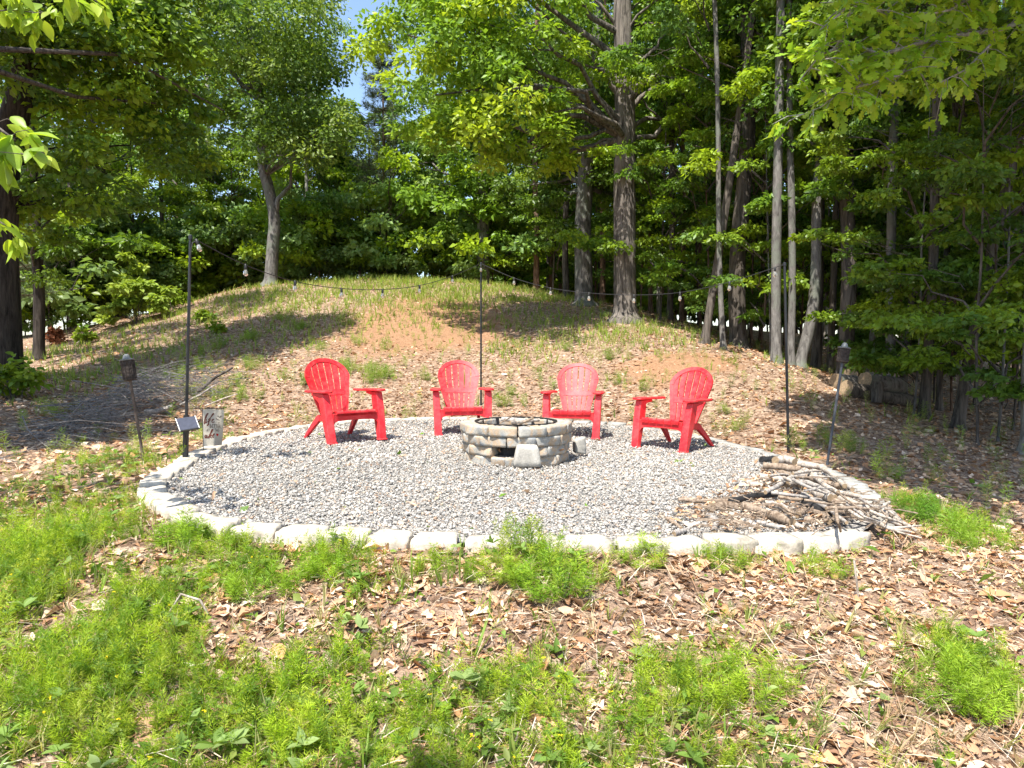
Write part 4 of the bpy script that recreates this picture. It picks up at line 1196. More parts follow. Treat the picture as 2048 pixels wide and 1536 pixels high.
ELL = [(np.array(Ve), Fe)]
def sprays(paths, size, per, tm, cols, rad, droop=.4, twig=.006, tips=1):
    """leafy branches along given paths: returns leaf arrays and adds wood to mb"""
    T = []; A = []; mb = MB()
    for pth, r0 in paths:
        P = [np.array(p) for p in pth]
        mb.tube(P, list(np.linspace(r0, r0 * .35, len(P))), 6, jag=.06)
        for i in range(len(P) - 1):
            v = P[i + 1] - P[i]; L = np.linalg.norm(v)
            for k in range(max(1, int(L * per))):
                f = RNG.random(); p = P[i] + v * f
                dd = unit(RNG.normal(0, 1, 3) * np.array([1, 1, .45]) + v / L * .7); tl = rad * RNG.uniform(.35, 1)
                q = p + dd * tl + np.array([0, 0, -.12 * tl])
                mb.tube([p, (p + q) / 2 + np.array([0, 0, .03]), q], [twig, twig * .8, twig * .5], 4)
                for j in range(RNG.integers(5, 9)):
                    g_ = RNG.uniform(.45, 1.05); T.append(p + (q - p) * g_ + RNG.normal(0, .02, 3)); A.append(dd * .7 + RNG.normal(0, .75, 3) * np.array([1, 1, .6]) + np.array([0, 0, -droop]))
    T = np.array(T); A = np.array(A); n = len(T)
    N = np.array([0, 0, 1.0]) + RNG.normal(0, .45, (n, 3))
    return scatter(tm, T, A, N, size * RNG.uniform(.6, 1.15, n), pick(cols, n), .12), mb
# overhanging white oak on the right: its trunk stands just outside the frame
b0 = np.array([7.15, 9.3, 0]); b0[2] = tz1(b0[0], b0[1])
ot = thing("white_oak_tree", "pale trunked oak at the wood's edge, its bright lobed leaves hanging overhead", "tree", b0)
def rel(l): return [np.array(p) - b0 for p in l]
fork = np.array([6.9, 8.9, 5.4])
o = trunk_shape(rel([b0, b0 + (-.05, 0, 1.5), (7.0, 9.2, 3.2), fork, (6.6, 8.5, 7.5), (6.0, 8, 10.5)]), [.23, .20, .19, .17, .13, .05], 12, 77)
pths = [(rel([fork, at(2000, 60, 8.2), at(1880, 75, 7.6), at(1760, 110, 7.2), at(1690, 150, 7.0)]), .032),
        (rel([at(1880, 75, 7.6), at(1800, 150, 7.2), at(1730, 170, 7.0), at(1650, 190, 6.8)]), .018),
        (rel([at(1800, 30, 7.5), at(1750, 20, 7.2), at(1700, 10, 7.0), at(1640, 60, 6.9)]), .016),
        (rel([at(1760, 110, 7.2), at(1700, 85, 7), at(1640, 110, 6.8), at(1600, 160, 6.8)]), .018),
        (rel([fork, at(2080, 0, 8.3), at(1960, -20, 8), at(1840, -30, 7.6), at(1720, -40, 7.2)]), .03), (rel([at(1760, 110, 7.2), at(1700, 170, 7.0), at(1640, 215, 6.9), at(1590, 235, 6.9)]), .012), (rel([at(1700, 20, 7.0), at(1680, 80, 6.9), at(1640, 130, 6.8)]), .010), (rel([at(1980, 90, 7.8), at(1930, 140, 7.6), at(1880, 165, 7.4)]), .014),
        (rel([at(1960, -20, 8), at(1900, 20, 7.6), at(1850, 30, 7.4)]), .02)]
(V, F, c), wood = sprays(pths, .165, 17, LOBED, [(.24, .36, .03), (.18, .31, .03), (.29, .39, .035)], .40)
o.add(wood.v, wood.f); ob = o.build("trunk", B_pale, ot); smooth_tube(ob)
link("leafy_branches", mesh_np("leafy_branches", V, F, c), M_leaf, ot)["kind"] = "stuff"
up = [(3.4, 4.6, 7.4, 1.3), (4.8, 5.6, 7.6, 1.5), (5.8, 7.0, 7.6, 1.7), (4.3, 6.6, 8.2, 1.5), (6.8, 5.6, 7.8, 1.6), (7.8, 7.4, 8.2, 2.0), (6.0, 8.6, 8.8, 1.8), (5.2, 4.4, 8.6, 1.2), (8.6, 9.6, 8.5, 2.2), (3.0, 6.0, 8.8, 1.0), (2.9, 3.7, 6.6, .9), (4.1, 4.0, 6.6, 1.1), (5.4, 5.2, 6.4, 1.2), (4.9, 7.4, 7.2, 1.3), (6.6, 4.4, 7.0, 1.3), (2.2, 3.6, 6.6, .8), (3.3, 4.7, 6.6, 1.0), (4.3, 3.7, 6.6, 1.0), (4.3, 5.7, 6.8, 1.0), (2.7, 5.6, 6.8, .8), (3.5, 2.9, 6.6, .8), (5.3, 4.7, 6.6, 1.1), (3.5, 6.7, 7.0, .9), (2.9, 3.0, 6.5, .9), (3.9, 4.0, 6.3, 1.0), (4.7, 5.2, 6.3, 1.0), (3.5, 2.2, 6.5, .8), (4.4, 2.9, 6.6, .9)]
(V, F, c), cc = crown_arrays([(x - b0[0], y - b0[1], z - b0[2], r) for x, y, z, r in up], .18, 62000, G_MID)
link("crown", mesh_np("crown", V, F, c), M_leaf, ot)
mb = MB()
for k, q in enumerate(up): limb(mb, fork - b0 + (-.2, -.2, 1.2), np.array(q[:3]) - b0, .05, 600 + k)
smooth_tube(mb.build("upper_limbs", B_pale, ot))
# hickory reaching in from the left
b0 = np.array([-5.2, 3.0, 0]); b0[2] = tz1(b0[0], b0[1])
ht = thing("hickory_tree", "hickory whose large sunlit leaflets hang in over the dark wood", "tree", b0)
o = trunk_shape(rel([b0, b0 + (0, 0, 1.5), b0 + (.1, .2, 3.2), b0 + (.0, .4, 5.5)]), [.14, .12, .10, .04], 10, 78)
pths = [(rel([b0 + (.1, .2, 2.3), at(-120, 210, 4.1), at(-30, 235, 3.9), at(30, 280, 3.8)]), .016),
        (rel([at(-60, 260, 4.0), at(0, 290, 3.8), at(50, 310, 3.7), at(90, 318, 3.65)]), .008),
        (rel([b0 + (.1, .2, 2.9), at(-100, 30, 5.2), at(20, 20, 5.2), at(120, 30, 5.2)]), .008), (rel([at(-60, 0, 5.2), at(40, -20, 5.2), at(160, 0, 5.2)]), .007),
        (rel([b0 + (.1, .2, 1.9), at(-110, 400, 4.6), at(-40, 420, 4.5), at(10, 450, 4.5)]), .012)]
(V, F, c), wood = sprays(pths, .15, 13, ELL, [(.22, .32, .03), (.18, .28, .03), (.26, .34, .035)], .22, .9, .003)
o.add(wood.v, wood.f); ob = o.build("trunk", B_brown, ht); smooth_tube(ob)
link("leafy_branches", mesh_np("leafy_branches", V, F, c), M_leaf, ht)["kind"] = "stuff"
# trees outside the frame whose shade falls into it
b0 = np.array([-9.6, 7.0, tz1(-9.6, 7.0)])
tree("oak_tree", "oak standing beyond the brush pile, casting shade over it", b0, [b0, b0 + (0, 0, 3), b0 + (.2, .3, 6), b0 + (.3, .2, 9)], [.25, .22, .18, .08], B_brown,
     [(-7.6, 6.3, 5.2, 1.3), (-8.6, 7.2, 6.6, 1.6), (-6.9, 7.6, 5.4, 1.0), (-9.8, 7.6, 7.6, 1.8), (-8.6, 5.6, 6.2, 1.3), (-10.5, 9.5, 7.5, 2.0), (-8.6, 13.4, 7.0, .9), (-9.8, 11.5, 7.5, 1.3), (-7.4, 14.6, 6.2, .6), (-6.4, 15.6, 6.4, .6)], .18, 26000, G_MID, None, 10)
b0 = np.array([-2.6, -3.2, tz1(-2.6, -3.2)])
tree("oak_tree", "oak behind the viewpoint, shading the weeds of the foreground", b0, [b0, b0 + (.1, 0, 3), b0 + (.4, .4, 5.5), b0 + (.6, .6, 8)], [.2, .18, .14, .06], B_brown,
     [(-1.35, -.80, 5.0, .40), (-.85, -.78, 5.1, .40), (-1.0, -1.4, 5.3, .5), (-2.2, -2, 5.8, 1.0), (-2.6, -3, 6.5, 1.4)], .16, 8000, G_MID, None, 8)

# ---- the wood behind: trunks where they stand, crowns of a few kinds
def template(blobs, leaf, n, cols, limb_r=.05, H=None, **kw):
    (V, F, c), cc = crown_arrays(blobs, leaf, n, cols, **kw)
    me = mesh_np("crown", V, F, c); me.materials.append(M_leaf)
    mb = MB()
    for k, b_ in enumerate(blobs):
        limb(mb, (0, 0, max(.5, b_[2] - .5 * math.hypot(b_[0], b_[1]) - .3)), b_[:3], limb_r, 3000 + k + int(n) % 97)
    for k, i in enumerate(RNG.choice(len(cc), min(len(cc), 24), replace=False)):
        limb(mb, (cc[i][0] * .25, cc[i][1] * .25, max(.4, cc[i][2] - .4)), cc[i], limb_r * .4, 4000 + k, 4)
    ml = mb.mesh("limbs", True); ml.materials.append(B_brown)
    return me, ml
def tall_blobs(seed, z0, z1, r, k=13):
    rg = random.Random(seed); out = []
    for i in range(k):
        f = i / (k - 1); z = z0 + (z1 - z0) * f
        a = rg.uniform(0, 6.28); q = r * (1 - abs(f - .45) * .9) * rg.uniform(.35, .8)
        out.append((math.cos(a) * q, math.sin(a) * q, z, r * rg.uniform(.38, .58)))
    return out
TM = {
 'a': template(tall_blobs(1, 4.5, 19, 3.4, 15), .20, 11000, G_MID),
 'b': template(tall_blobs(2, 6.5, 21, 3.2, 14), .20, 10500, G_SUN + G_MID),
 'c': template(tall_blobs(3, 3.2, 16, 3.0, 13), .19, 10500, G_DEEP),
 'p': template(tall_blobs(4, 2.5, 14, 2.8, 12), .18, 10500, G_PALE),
 'u': template([(math.cos(i * 2.4) * (1.5 + .1 * i) * (.4 + .6 * (i % 3) / 2), math.sin(i * 2.4) * (1.5 + .1 * i) * (.4 + .6 * (i % 3) / 2), 1.1 + i * .52, 1.15, 1.15, .32) for i in range(12)], .13, 10000, G_MID + G_SUN[:2], .03, flat_=.22),
 's': template([(math.cos(i * 2.1) * .75, math.sin(i * 2.1) * .75, .75 + (i % 4) * .42, .75) for i in range(8)], .14, 4600, G_SUN + G_PALE, .02),
}
# pine crown: tufts of needles
def pine_template():
    fan = []
    for s in range(3):
        rg = np.random.default_rng(s); V = []; F = []
        for k in range(16):
            d_ = unit(rg.normal(0, 1, 3) + np.array([.9, 0, .1])); sd = unit(np.cross(d_, rg.normal(0, 1, 3)))
            b_ = len(V); V += [sd * .03, -sd * .03, d_]; F.append((b_, b_ + 1, b_ + 2))
        fan.append((np.array(V), F))
    T = []; A = []; mb = MB()
    for w in range(13):
        z = 3.5 + w * .85; L0 = 2.6 * (1 - w / 17)
        for k in range(5):
            a = w * 1.1 + k * 1.256 + RNG.normal(0, .2); L = L0 * RNG.uniform(.7, 1.1); e = np.array([math.cos(a) * L, math.sin(a) * L, z + .1 * L])
            mb.tube([(0, 0, z), e * .5 + np.array([0, 0, z * .5 - .1]), e], [.04, .025, .008], 5)
            for j in range(34):
                f = RNG.uniform(.3, 1); p = np.array([0, 0, z]) * (1 - f) + e * f + RNG.normal(0, .17 * L0 ** .5, 3) * np.array([1, 1, .7]); T.append(p); A.append(np.array([math.cos(a), math.sin(a), .5]) + RNG.normal(0, .5, 3))
    T = np.array(T); A = np.array(A); n = len(T)
    V, F, c = scatter(fan, T, A, rdir(n), RNG.uniform(.22, .36, n), pick([(.115, .150, .075), (.095, .135, .060), (.135, .165, .085)], n))
    me = mesh_np("crown", V, F, c); me.materials.append(M_needle)
    ml = mb.mesh("limbs", True); ml.materials.append(B_pine)
    return me, ml
TM['n'] = pine_template()
LBL = {}
def wood_tree(px, d, rpx, key, lean=(0, 0), h=None, bark=None, sc=1.0, label=None, name="hardwood_tree", group="trees of the wood behind the mound", py=None, curve=None, crown=True, rot=None, cz=None, cat="tree", csc=1.0):
    """a tree of the wood: base seen at px at depth d, trunk rpx wide in the photo, lean = shift of the top in px over 500 px"""
    global TREE_N; TREE_N += 1
    rg = random.Random(TREE_N * 7 + 1)
    x = (px - 1024) / FPX * d; z = tz1(x, d)
    base = np.array([x, d, z])
    H = h or {'a': 17, 'b': 19, 'c': 14, 'p': 12, 'u': 7.5, 's': 1.2, 'n': 14}[key] * sc
    r = max(.02, rpx / 2 / FPX * d)
    lx = lean[0] / 500; ly = lean[1] / 500
    t = thing(name, label or LBL[key], cat, base, group=group)
    zs = [0, .12, .3, .5, .75, 1]
    cv = curve or [rg.uniform(-.10, .10) * r * 5 for _ in zs]
    P = [(lx * H * f + cv[i] * (i > 0), ly * H * f + rg.uniform(-.06, .06) * (i > 0), H * f) for i, f in enumerate(zs)]
    o = trunk_shape(P, [r, r * .93, r * .86, r * .74, r * .5, r * .12], 10, TREE_N, True, .05).build("trunk", bark or rg.choice([B_brown, B_grey, B_pine, B_brown]), t); smooth_tube(o)
    if crown:
        me, ml = TM[key]
        a = rg.uniform(0, 6.28) if rot is None else rot
        for nm, m in (("crown", me), ("limbs", ml)):
            c = link(nm, m, None, t); c.location = (lx * H * .5, ly * H * .5, 0 if cz is None else cz); c.rotation_euler = (0, 0, a); s_ = sc * rg.uniform(.92, 1.08); c.scale = (s_ * csc, s_ * csc, sc * (csc + 1) / 2)
            if nm == "limbs": c["kind"] = "stuff"
    return t
LBL = {'a': "tall leafy hardwood tree in the dense wood behind the mound", 'b': "tall high crowned hardwood tree in the wood behind the mound", 'c': "dark leafy tree in the wood behind the mound",
       'p': "pale grey-green leafy tree in the wood behind the mound", 'u': "young understory tree with flat layers of leaves in the shaded wood", 's': "low leafy bush at the wood's edge behind the mound", 'n': "young pine with soft grey-green needles behind the mound"}
# trunks on the shaded right, each where it stands
RT = [(1072, 27, 13, 'b', B_pine, 0), (1030, 31, 9, 'a', B_brown, 0), (1100, 29, 8, 'b', B_pine, 5), (1132, 24.5, 13, 'b', B_brown, 0), (1204, 27, 12, 'b', B_pine, 0), (1120, 34, 8, 'c', B_pine, 0),
      (1300, 24, 9, 'a', B_pine, 0), (1338, 20, 13, 'b', B_brown, 4), (1362, 21, 10, 'c', B_pine, 0), (1398, 26, 9, 'b', B_pine, 0), (1408, 15.6, 17, 'b', B_brown, 70), (1446, 15.0, 11, 'b', B_grey, -22), (1476, 16.4, 34, 'a', B_brown, 10),
      (1520, 22, 9, 'c', B_pine, 0), (1552, 13.9, 20, 'b', B_grey, -6), (1581, 14.0, 15, 'b', B_grey, -10), (1632, 15.5, 19, 'a', B_brown, 0), (1660, 15.0, 14, 'b', B_brown, 6), (1688, 14.2, 30, 'a', B_brown, 0),
      (1735, 16.5, 15, 'b', B_pale, 50), (1783, 13.0, 19, 'a', B_grey, 0), (1806, 14.0, 14, 'c', B_brown, 42), (1850, 11.6, 19, 'b', B_brown, 12), (1881, 12.5, 12, 'c', B_brown, 10), (1918, 11.0, 22, 'a', B_brown, 85),
      (1985, 19, 12, 'c', B_brown, 0), (2030, 16, 12, 'c', B_pine, 0), (1700, 23, 10, 'c', B_pine, 0), (1760, 25, 9, 'a', B_pine, 0), (1500, 27, 8, 'c', B_pine, 0), (1440, 25, 10, 'c', B_pine, 0), (1570, 24, 9, 'a', B_pine, 0), (1240, 30, 9, 'c', B_pine, 0), (1165, 36, 8, 'c', B_pine, 0),
      (1420, 31, 7, 'b', B_pale, 0), (1315, 32, 7, 'a', B_pale, 0), (1555, 33, 7, 'b', B_pale, 0), (1650, 30, 8, 'b', B_pale, 0), (1268, 36, 6, 'b', B_pine, 0), (1370, 36, 6, 'b', B_pine, 0), (1480, 35, 6, 'b', B_pine, 0), (1840, 22, 10, 'a', B_brown, 0), (1900, 27, 9, 'c', B_pine, 0)]
special = {1408: "leaning brown trunk crossing a slim grey one on the shaded slope", 1446: "slim grey sapling trunk crossing the leaning brown one", 1476: "thick dark trunk behind the two crossing trunks", 1552: "grey barked trunk just behind the far light pole",
           1581: "second grey trunk of the clump behind the far light pole", 1688: "thick dark trunk behind the metal rimmed torch", 1735: "pale leaning trunk behind the sawn log stack", 1783: "grey trunk standing at the end of the sawn log stack",
           1918: "dark trunk leaning away at the wood's edge past the log stack", 1850: "dark straight trunk past the sawn log stack"}
for px, d, w, key, bk, ln in RT:
    wood_tree(px, d, w, key, (ln, 0), bark=bk, sc=random.uniform(.92, 1.1), label=special.get(px, "slender trunk among many in the shaded wood past the tall oak"), group="trunks of the shaded wood past the tall oak", cz=2.0 if d < 18 else 1.0, csc=.55 if d < 20 else .65)
# the curved grey trunk of the clump
d = 14.1; b0 = at(1598, 742, d); b0[2] = tz1(b0[0], d)
tree("hardwood_tree", "grey trunk that bends outwards from the clump behind the far light pole", b0, [b0, at(1622, 640, d), at(1632, 540, d), at(1634, 400, d), at(1645, 250, d), at(1655, 40, d)], [.115, .11, .105, .095, .08, .05], B_grey,
     pb([(1640, 150, 14, 1.2), (1600, 260, 14, .8), (1690, 300, 14.5, .8), (1650, 20, 14, 1.5)]), .14, 8000, G_MID, "trunks of the shaded wood past the tall oak", 6, flare=True, limb_r=.04)
# trunks seen on the left
for px, d, w, key, bk, ln, lb in [(78, 17, 22, 'c', B_shaded, 0, "dark trunk beside the massive dark trunked tree"), (245, 27, 20, 'a', B_brown, -60, "dark curved trunk behind the big leafed shrub"), (424, 34, 12, 'b', B_pale, 0, "pale straight trunk rising behind the thick light pole"),
                                 (618, 30, 8, 'p', B_pale, 0, None), (640, 32, 6, 'a', B_pale, 8, None), (742, 31, 8, 'p', B_brown, 0, None), (870, 29, 9, 'a', B_brown, 0, None), (596, 31, 5, 'c', B_grey, 0, None), (690, 33, 5, 'p', B_grey, 14, None), (790, 32, 6, 'c', B_brown, 0, None), (150, 24, 10, 'c', B_brown, 0, None), (330, 31, 9, 'a', B_brown, 0, None)]:
    low = 640 < px < 880
    wood_tree(px, d, w, key, (ln, 0), bark=bk, sc=.66 if low else 1.0, csc=.5 if lb is None else .8, label=lb or "thin trunk rising from the undergrowth behind the mound's crest", group="trunks rising behind the mound's crest")
wood_tree(770, 29, 8, 'n', sc=.72, bark=B_pine, name="pine_tree", label="soft grey-green young pine behind the mound's crest")
wood_tree(695, 33, 8, 'n', sc=.60, bark=B_pine, name="pine_tree", label="pale topped pine farther back behind the mound's crest")
wood_tree(40, 19, 8, 'n', sc=.45, bark=B_pine, name="pine_tree", label="small young pine behind the massive dark trunk")
# the mass of trees closing the view
rg = random.Random(21)
for d, st in ((35, 120), (44, 140), (57, 150)):
    px = -1000 + rg.uniform(0, st)
    while px < 2900:
        x_ = px + rg.uniform(-.3, .3) * st; dd = d + rg.uniform(-2.5, 2.5)
        key = rg.choice('aabcp' if x_ < 1000 else 'aabcc')
        s_ = rg.uniform(.9, 1.2) * (1 if d < 50 else 1.2)
        if d < 37 and x_ < 1050: key = rg.choice('ppcp'); s_ *= .62
        elif 600 < x_ < 850: s_ *= .5
        if 620 < x_ < 830 and d > 45: px += st * .5; continue
        if 1010 < x_ < 1620 and d < 45: s_ *= 1.1
        wood_tree(x_, dd, rg.uniform(6, 11), key, (rg.uniform(-20, 20), 0), sc=s_)
        px += st * rg.uniform(.75, 1.25)
for k in range(30):
    px = 980 + k * 42 + rg.uniform(-14, 14)
    wood_tree(px, rg.uniform(40, 56), 4, 's', sc=rg.uniform(2.4, 3.8), name="thicket", cat="bush", label="distant leafy thicket seen between the trunks of the shaded wood", group="distant thickets beyond the shaded trunks")
for px, d in ((1360, 34), (1400, 36), (1440, 38), (1690, 31), (1725, 34), (1760, 33), (1320, 38), (130, 27), (80, 26)):
    wood_tree(px, d, 4, 's', sc=rg.uniform(1.5, 2.0), name="thicket", cat="bush", label="distant leafy thicket seen between the trunks of the shaded wood", group="distant thickets beyond the shaded trunks")
# understory: layered young trees on the right, bushes behind the crest
for px, d, s_ in [(1320, 19, 1.0), (1395, 22, 1.1), (1500, 19, 1.1), (1600, 20, 1.15), (1640, 16.5, .9), (1830, 11.6, .75), (1960, 9.6, .7), (1700, 18.5, 1.1), (1540, 15.5, .95), (1870, 13.4, .95), (2030, 11.6, .95), (1420, 18, 1.0), (1800, 15.5, 1.0), (1870, 17, 1.2), (1950, 14, 1.05), (2040, 13.5, 1.2), (1980, 21, 1.4), (1560, 26, 1.3), (1450, 28, 1.3), (1280, 26, 1.2), (1190, 30, 1.2), (2120, 11.5, 1.0), (1840, 24, 1.5), (2080, 18, 1.4), (1105, 27, 1.0), (1010, 31, 1.2), (1905, 12.6, .85), (1900, 31, 1.3), (1960, 27, 1.1), (2000, 10.3, .8)]:
    wood_tree(px, d, 4, 'u', (random.uniform(-25, 25), 0), sc=s_, cz=1.0 if 1620 < px < 1790 else .2, group="layered understory trees in the shaded wood")
for k in range(26):
    px = -60 + k * 42 + random.uniform(-15, 15); d = 27.6 + random.uniform(0, 2.5) - (2.5 if px < 300 else 0) - (3 if px < 120 else 0)
    wood_tree(px, d, 3, 's', sc=random.uniform(1.1, 2.1), name="bush", cat="bush", group="bushes at the wood's edge behind the mound")
for k in range(16):
    px = -100 + k * 64 + random.uniform(-20, 20); d = 31 + random.uniform(0, 4) - (6 if px < 330 else 0)
    wood_tree(px, d, 4, 'u', sc=random.uniform(1.0, 1.5), group="layered understory trees behind the crest", label="young layered understory tree behind the mound's crest")

# ------------------------------------------------------------------ plants
def plant(name, label, base, blobs, leaf, n, cols, tm, group=None, stems=6, cat="plant", up=1.1, mat_=None, clump=.3):
    base = np.array(base, float); t = thing(name, label, cat, base, group=group)
    (V, F, c), cc = crown_arrays(blobs, leaf, n, cols, tm=tm, up=up, clump=clump)
    link("foliage", mesh_np("foliage", V, F, c), mat_ or M_weed, t)
    mb = MB()
    for k in range(min(stems, len(cc))): limb(mb, (RNG.normal(0, .05), RNG.normal(0, .05), -.05), cc[k], .012, 700 + k, 5)
    mb.build("stem", B_brown, t)
    return t
BROAD = [(np.array([(0, 0, 0), (.3, .34, .06), (.75, .26, .03), (1.05, 0, -.10), (.75, -.26, .03), (.3, -.34, .06)]), [(0, 1, 2), (0, 2, 3), (0, 3, 4), (0, 4, 5)])]
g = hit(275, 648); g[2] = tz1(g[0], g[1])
plant("leafy_shrub", "large bright shrub with broad green leaves coloured as if sunlit on the mound's flank", g, [(-.5, 0, .8, .65), (.35, -.1, .95, .7), (.0, .2, 1.45, .55), (-.95, .1, .5, .45), (.8, .1, .7, .45), (-.15, .1, 2.05, .30)], .17, 3000, [(.27, .37, .06), (.32, .41, .075), (.21, .31, .05)], BROAD, None, 14, "shrub", clump=.38)  # leaf colours brightened to make up for the dark oak's shadow
for (px, py, s, n, lb) in [(30, 800, .45, 420, "dark leafy bush on the slope at the foot of the massive trunk"), (170, 690, .3, 260, "small leafy sapling below the large bright shrub"), (410, 645, .26, 240, "low leafy seedling clump just past the thick light pole"), (430, 668, .22, 160, "small upright seedling on the litter slope past the thick pole"),
                           (155, 660, .35, 240, "leafy sapling between the orange dead seedling and the large shrub"), (350, 620, .5, 420, "weedy shrub beside the large bright shrub")]:
    g = hit(px, py)
    plant("seedling", lb, g, [(0, 0, s, s * .75), (s * .5, 0, s * .7, s * .5), (-s * .5, .05, s * .65, s * .5)], .12, n, G_SUN, BROAD, None, 6, "seedling", clump=.3)
g = hit(112, 690)
plant("dead_seedling", "small dead orange-brown pine seedling near the massive dark trunk", g, [(0, 0, .25, .16, .16, .28), (.1, 0, .1, .15)], .14, 420, [(.30, .11, .05), (.24, .085, .04)], KITE, None, 4, "seedling", mat_=M_dead, clump=.2)

FEATH = []
for s in range(5):
    rg = np.random.default_rng(500 + s); V = []; F = []
    V += [(0, .006, 0), (0, -.006, 0), (.95, 0, rg.normal(0, .04))]; F.append((0, 1, 2))
    for h in np.linspace(.10, 1.0, 14):
        for k in range(6):
            a = rg.uniform(0, 6.28); L = (.10 + .20 * math.sin(min(1, h * 1.02) * 2.7)) * rg.uniform(.7, 1.2); e = rg.uniform(.25, .9)
            d_ = np.array([e, math.cos(a), math.sin(a)]); d_ /= np.linalg.norm(d_); sd = unit(np.cross(d_, rg.normal(0, 1, 3))) * .0095
            b_ = len(V); p = np.array([h * .95, 0, 0]); V += [p + sd + d_ * L * .25, p - sd + d_ * L * .25, p + d_ * L]; F.append((b_, b_ + 1, b_ + 2))
    FEATH.append((np.array(V, float), F))
BLADE = []
for s in range(5):
    rg = np.random.default_rng(600 + s); V = []; F = []
    for k in range(6):
        a = rg.uniform(0, 6.28); L = rg.uniform(.6, 1.05); ln = rg.uniform(.12, .6); w = .022
        d_ = np.array([math.cos(a), math.sin(a)]); sd = np.array([-d_[1], d_[0]]) * w
        b_ = len(V)
        V += [(0, sd[0] + d_[0] * .02, sd[1] + d_[1] * .02), (0, -sd[0] + d_[0] * .02, -sd[1] + d_[1] * .02), (L * .55, d_[0] * ln * .35 - sd[0] * .8, d_[1] * ln * .35 - sd[1] * .8), (L * .55, d_[0] * ln * .35 + sd[0] * .8, d_[1] * ln * .35 + sd[1] * .8), (L * (1 - .35 * ln), d_[0] * ln, d_[1] * ln)]
        F += [(b_, b_ + 1, b_ + 2), (b_, b_ + 2, b_ + 3), (b_ + 3, b_ + 2, b_ + 4)]
    BLADE.append((np.array(V, float), F))
GREEN_SPOTS = [  # px, py, radius m, weight: where the weeds grow thick in front of the edging
    (60, 1130, .6, 1.0), (200, 1100, .5, .9), (80, 1250, .5, 1.0), (250, 1200, .45, .8), (60, 1400, .45, 1.0), (250, 1340, .45, .95), (420, 1290, .30, .55), (330, 1090, .35, .9), (150, 1500, .4, 1.0), (350, 1470, .4, .95), (520, 1420, .32, .85),
    (620, 1500, .3, .9), (510, 1150, .22, .85), (650, 1120, .16, .9), (440, 1080, .25, .7), (360, 1060, .18, .9), (760, 1480, .28, .75), (900, 1440, .28, .8), (1020, 1420, .25, .85), (1120, 1490, .3, .95), (960, 1520, .3, .9), (1270, 1480, .28, .9), (1400, 1480, .3, .75), (1460, 1320, .22, .9),
    (1540, 1500, .25, .8), (1300, 1360, .2, .5), (1920, 1340, .20, 1.1), (900, 1120, .16, .6), (1000, 1110, .16, .8), (1100, 1120, .2, 1.0), (1160, 1130, .16, .9), (1280, 1090, .14, .7), (1440, 1110, .14, .7), (1540, 1120, .12, .5), (1620, 1130, .14, .6), (830, 1150, .15, .6), (740, 1180, .2, .45),
    (1700, 1120, .13, .5), (1920, 1050, .22, 1.0), (1830, 1010, .2, .9), (1720, 1500, .2, .5), (200, 960, .5, .6), (60, 1030, .4, .3), (260, 1000, .35, .5), (230, 930, .5, .6), (330, 870, .35, .7), (480, 850, .4, .8), (420, 880, .3, .5), (520, 850, .4, .7), (1400, 1290, .14, 1.2), (1500, 1400, .2, 1.2), (1350, 1430, .2, 1.2), (1560, 1300, .12, 1.0), (1640, 1480, .15, 1.0), (1000, 1350, .16, .4), (700, 1330, .2, .5), (570, 1330, .2, .5)]
_gs = np.array([(*hit(a, b_)[:2], r, w) for a, b_, r, w in GREEN_SPOTS])
def green(x, y):
    g_ = np.zeros(np.shape(x))
    for cx, cy_, r, w in _gs: g_ = np.maximum(g_, w * np.exp(-((x - cx) ** 2 + (y - cy_) ** 2) / (r * r)))
    nz = fbm(x, y, 3.2, 61, 3)
    pt = np.clip((fbm(x, y, 2.1, 63, 3) - np.where(x < -.75, .34, .40)) / .14, 0.05, 1)
    return np.clip(g_ * (.35 + 1.4 * (nz - .15)), 0, 1) * pt * (patio_f(x, y) > .11)
def place(n, x0, x1, y0, y1, fn, cap):
    x = RNG.uniform(x0, x1, n); y = RNG.uniform(y0, y1, n)
    k = (RNG.random(n) < fn(x, y)) & (np.abs(x) < .80 * y + 1.5)
    x, y = x[k][:cap], y[k][:cap]
    return x, y, tz(x, y)
# feathery weeds in front
x, y, z = place(84000, -4.6, 4.6, 1.75, 9.2, lambda a, b_: green(a, b_) ** 1.3 * np.where(b_ > 5, .35, 1), 6800)
n = len(x); A = np.c_[RNG.normal(0, .22, n), RNG.normal(0, .22, n), np.ones(n)]
nzs = .65 + .9 * fbm(x, y, 2.0, 66, 2)
wc = pick([(.28, .40, .020), (.34, .46, .026), (.18, .30, .022), (.38, .46, .05), (.12, .22, .025)], n) * (.75 + .5 * fbm(x, y, 1.5, 68, 2))[:, None]
V, F, c = scatter(FEATH, np.c_[x, y, z - .01], A, rdir(n), np.c_[RNG.uniform(.05, .165, n) * nzs, RNG.uniform(.10, .18, n), RNG.uniform(.10, .18, n)], wc)
tag(link("feathery_weeds", mesh_np("feathery_weeds", V, F, c), M_weed), "bright green feathery weeds spreading in front of the edging stones", "weeds", kind="stuff")
# low broad ground cover between them
x, y, z = place(90000, -4.6, 4.6, 1.75, 9.2, lambda a, b_: np.clip(green(a, b_) * 1.4 + .02, 0, 1) * np.where(b_ > 5, .35, 1), 30000)
n = len(x)
V, F, c = scatter(KITE, np.c_[x, y, z + RNG.uniform(.0, .05, n)], rdir(n) * np.array([1, 1, .5]), np.c_[RNG.normal(0, .5, n), RNG.normal(0, .5, n), np.ones(n)], RNG.lognormal(math.log(.032), .4, n), pick([(.15, .27, .035), (.11, .21, .03), (.19, .31, .045), (.24, .30, .07)], n))
tag(link("ground_cover", mesh_np("ground_cover", V, F, c), M_weed), "low small-leaved green ground cover among the weeds", "ground cover", kind="stuff")
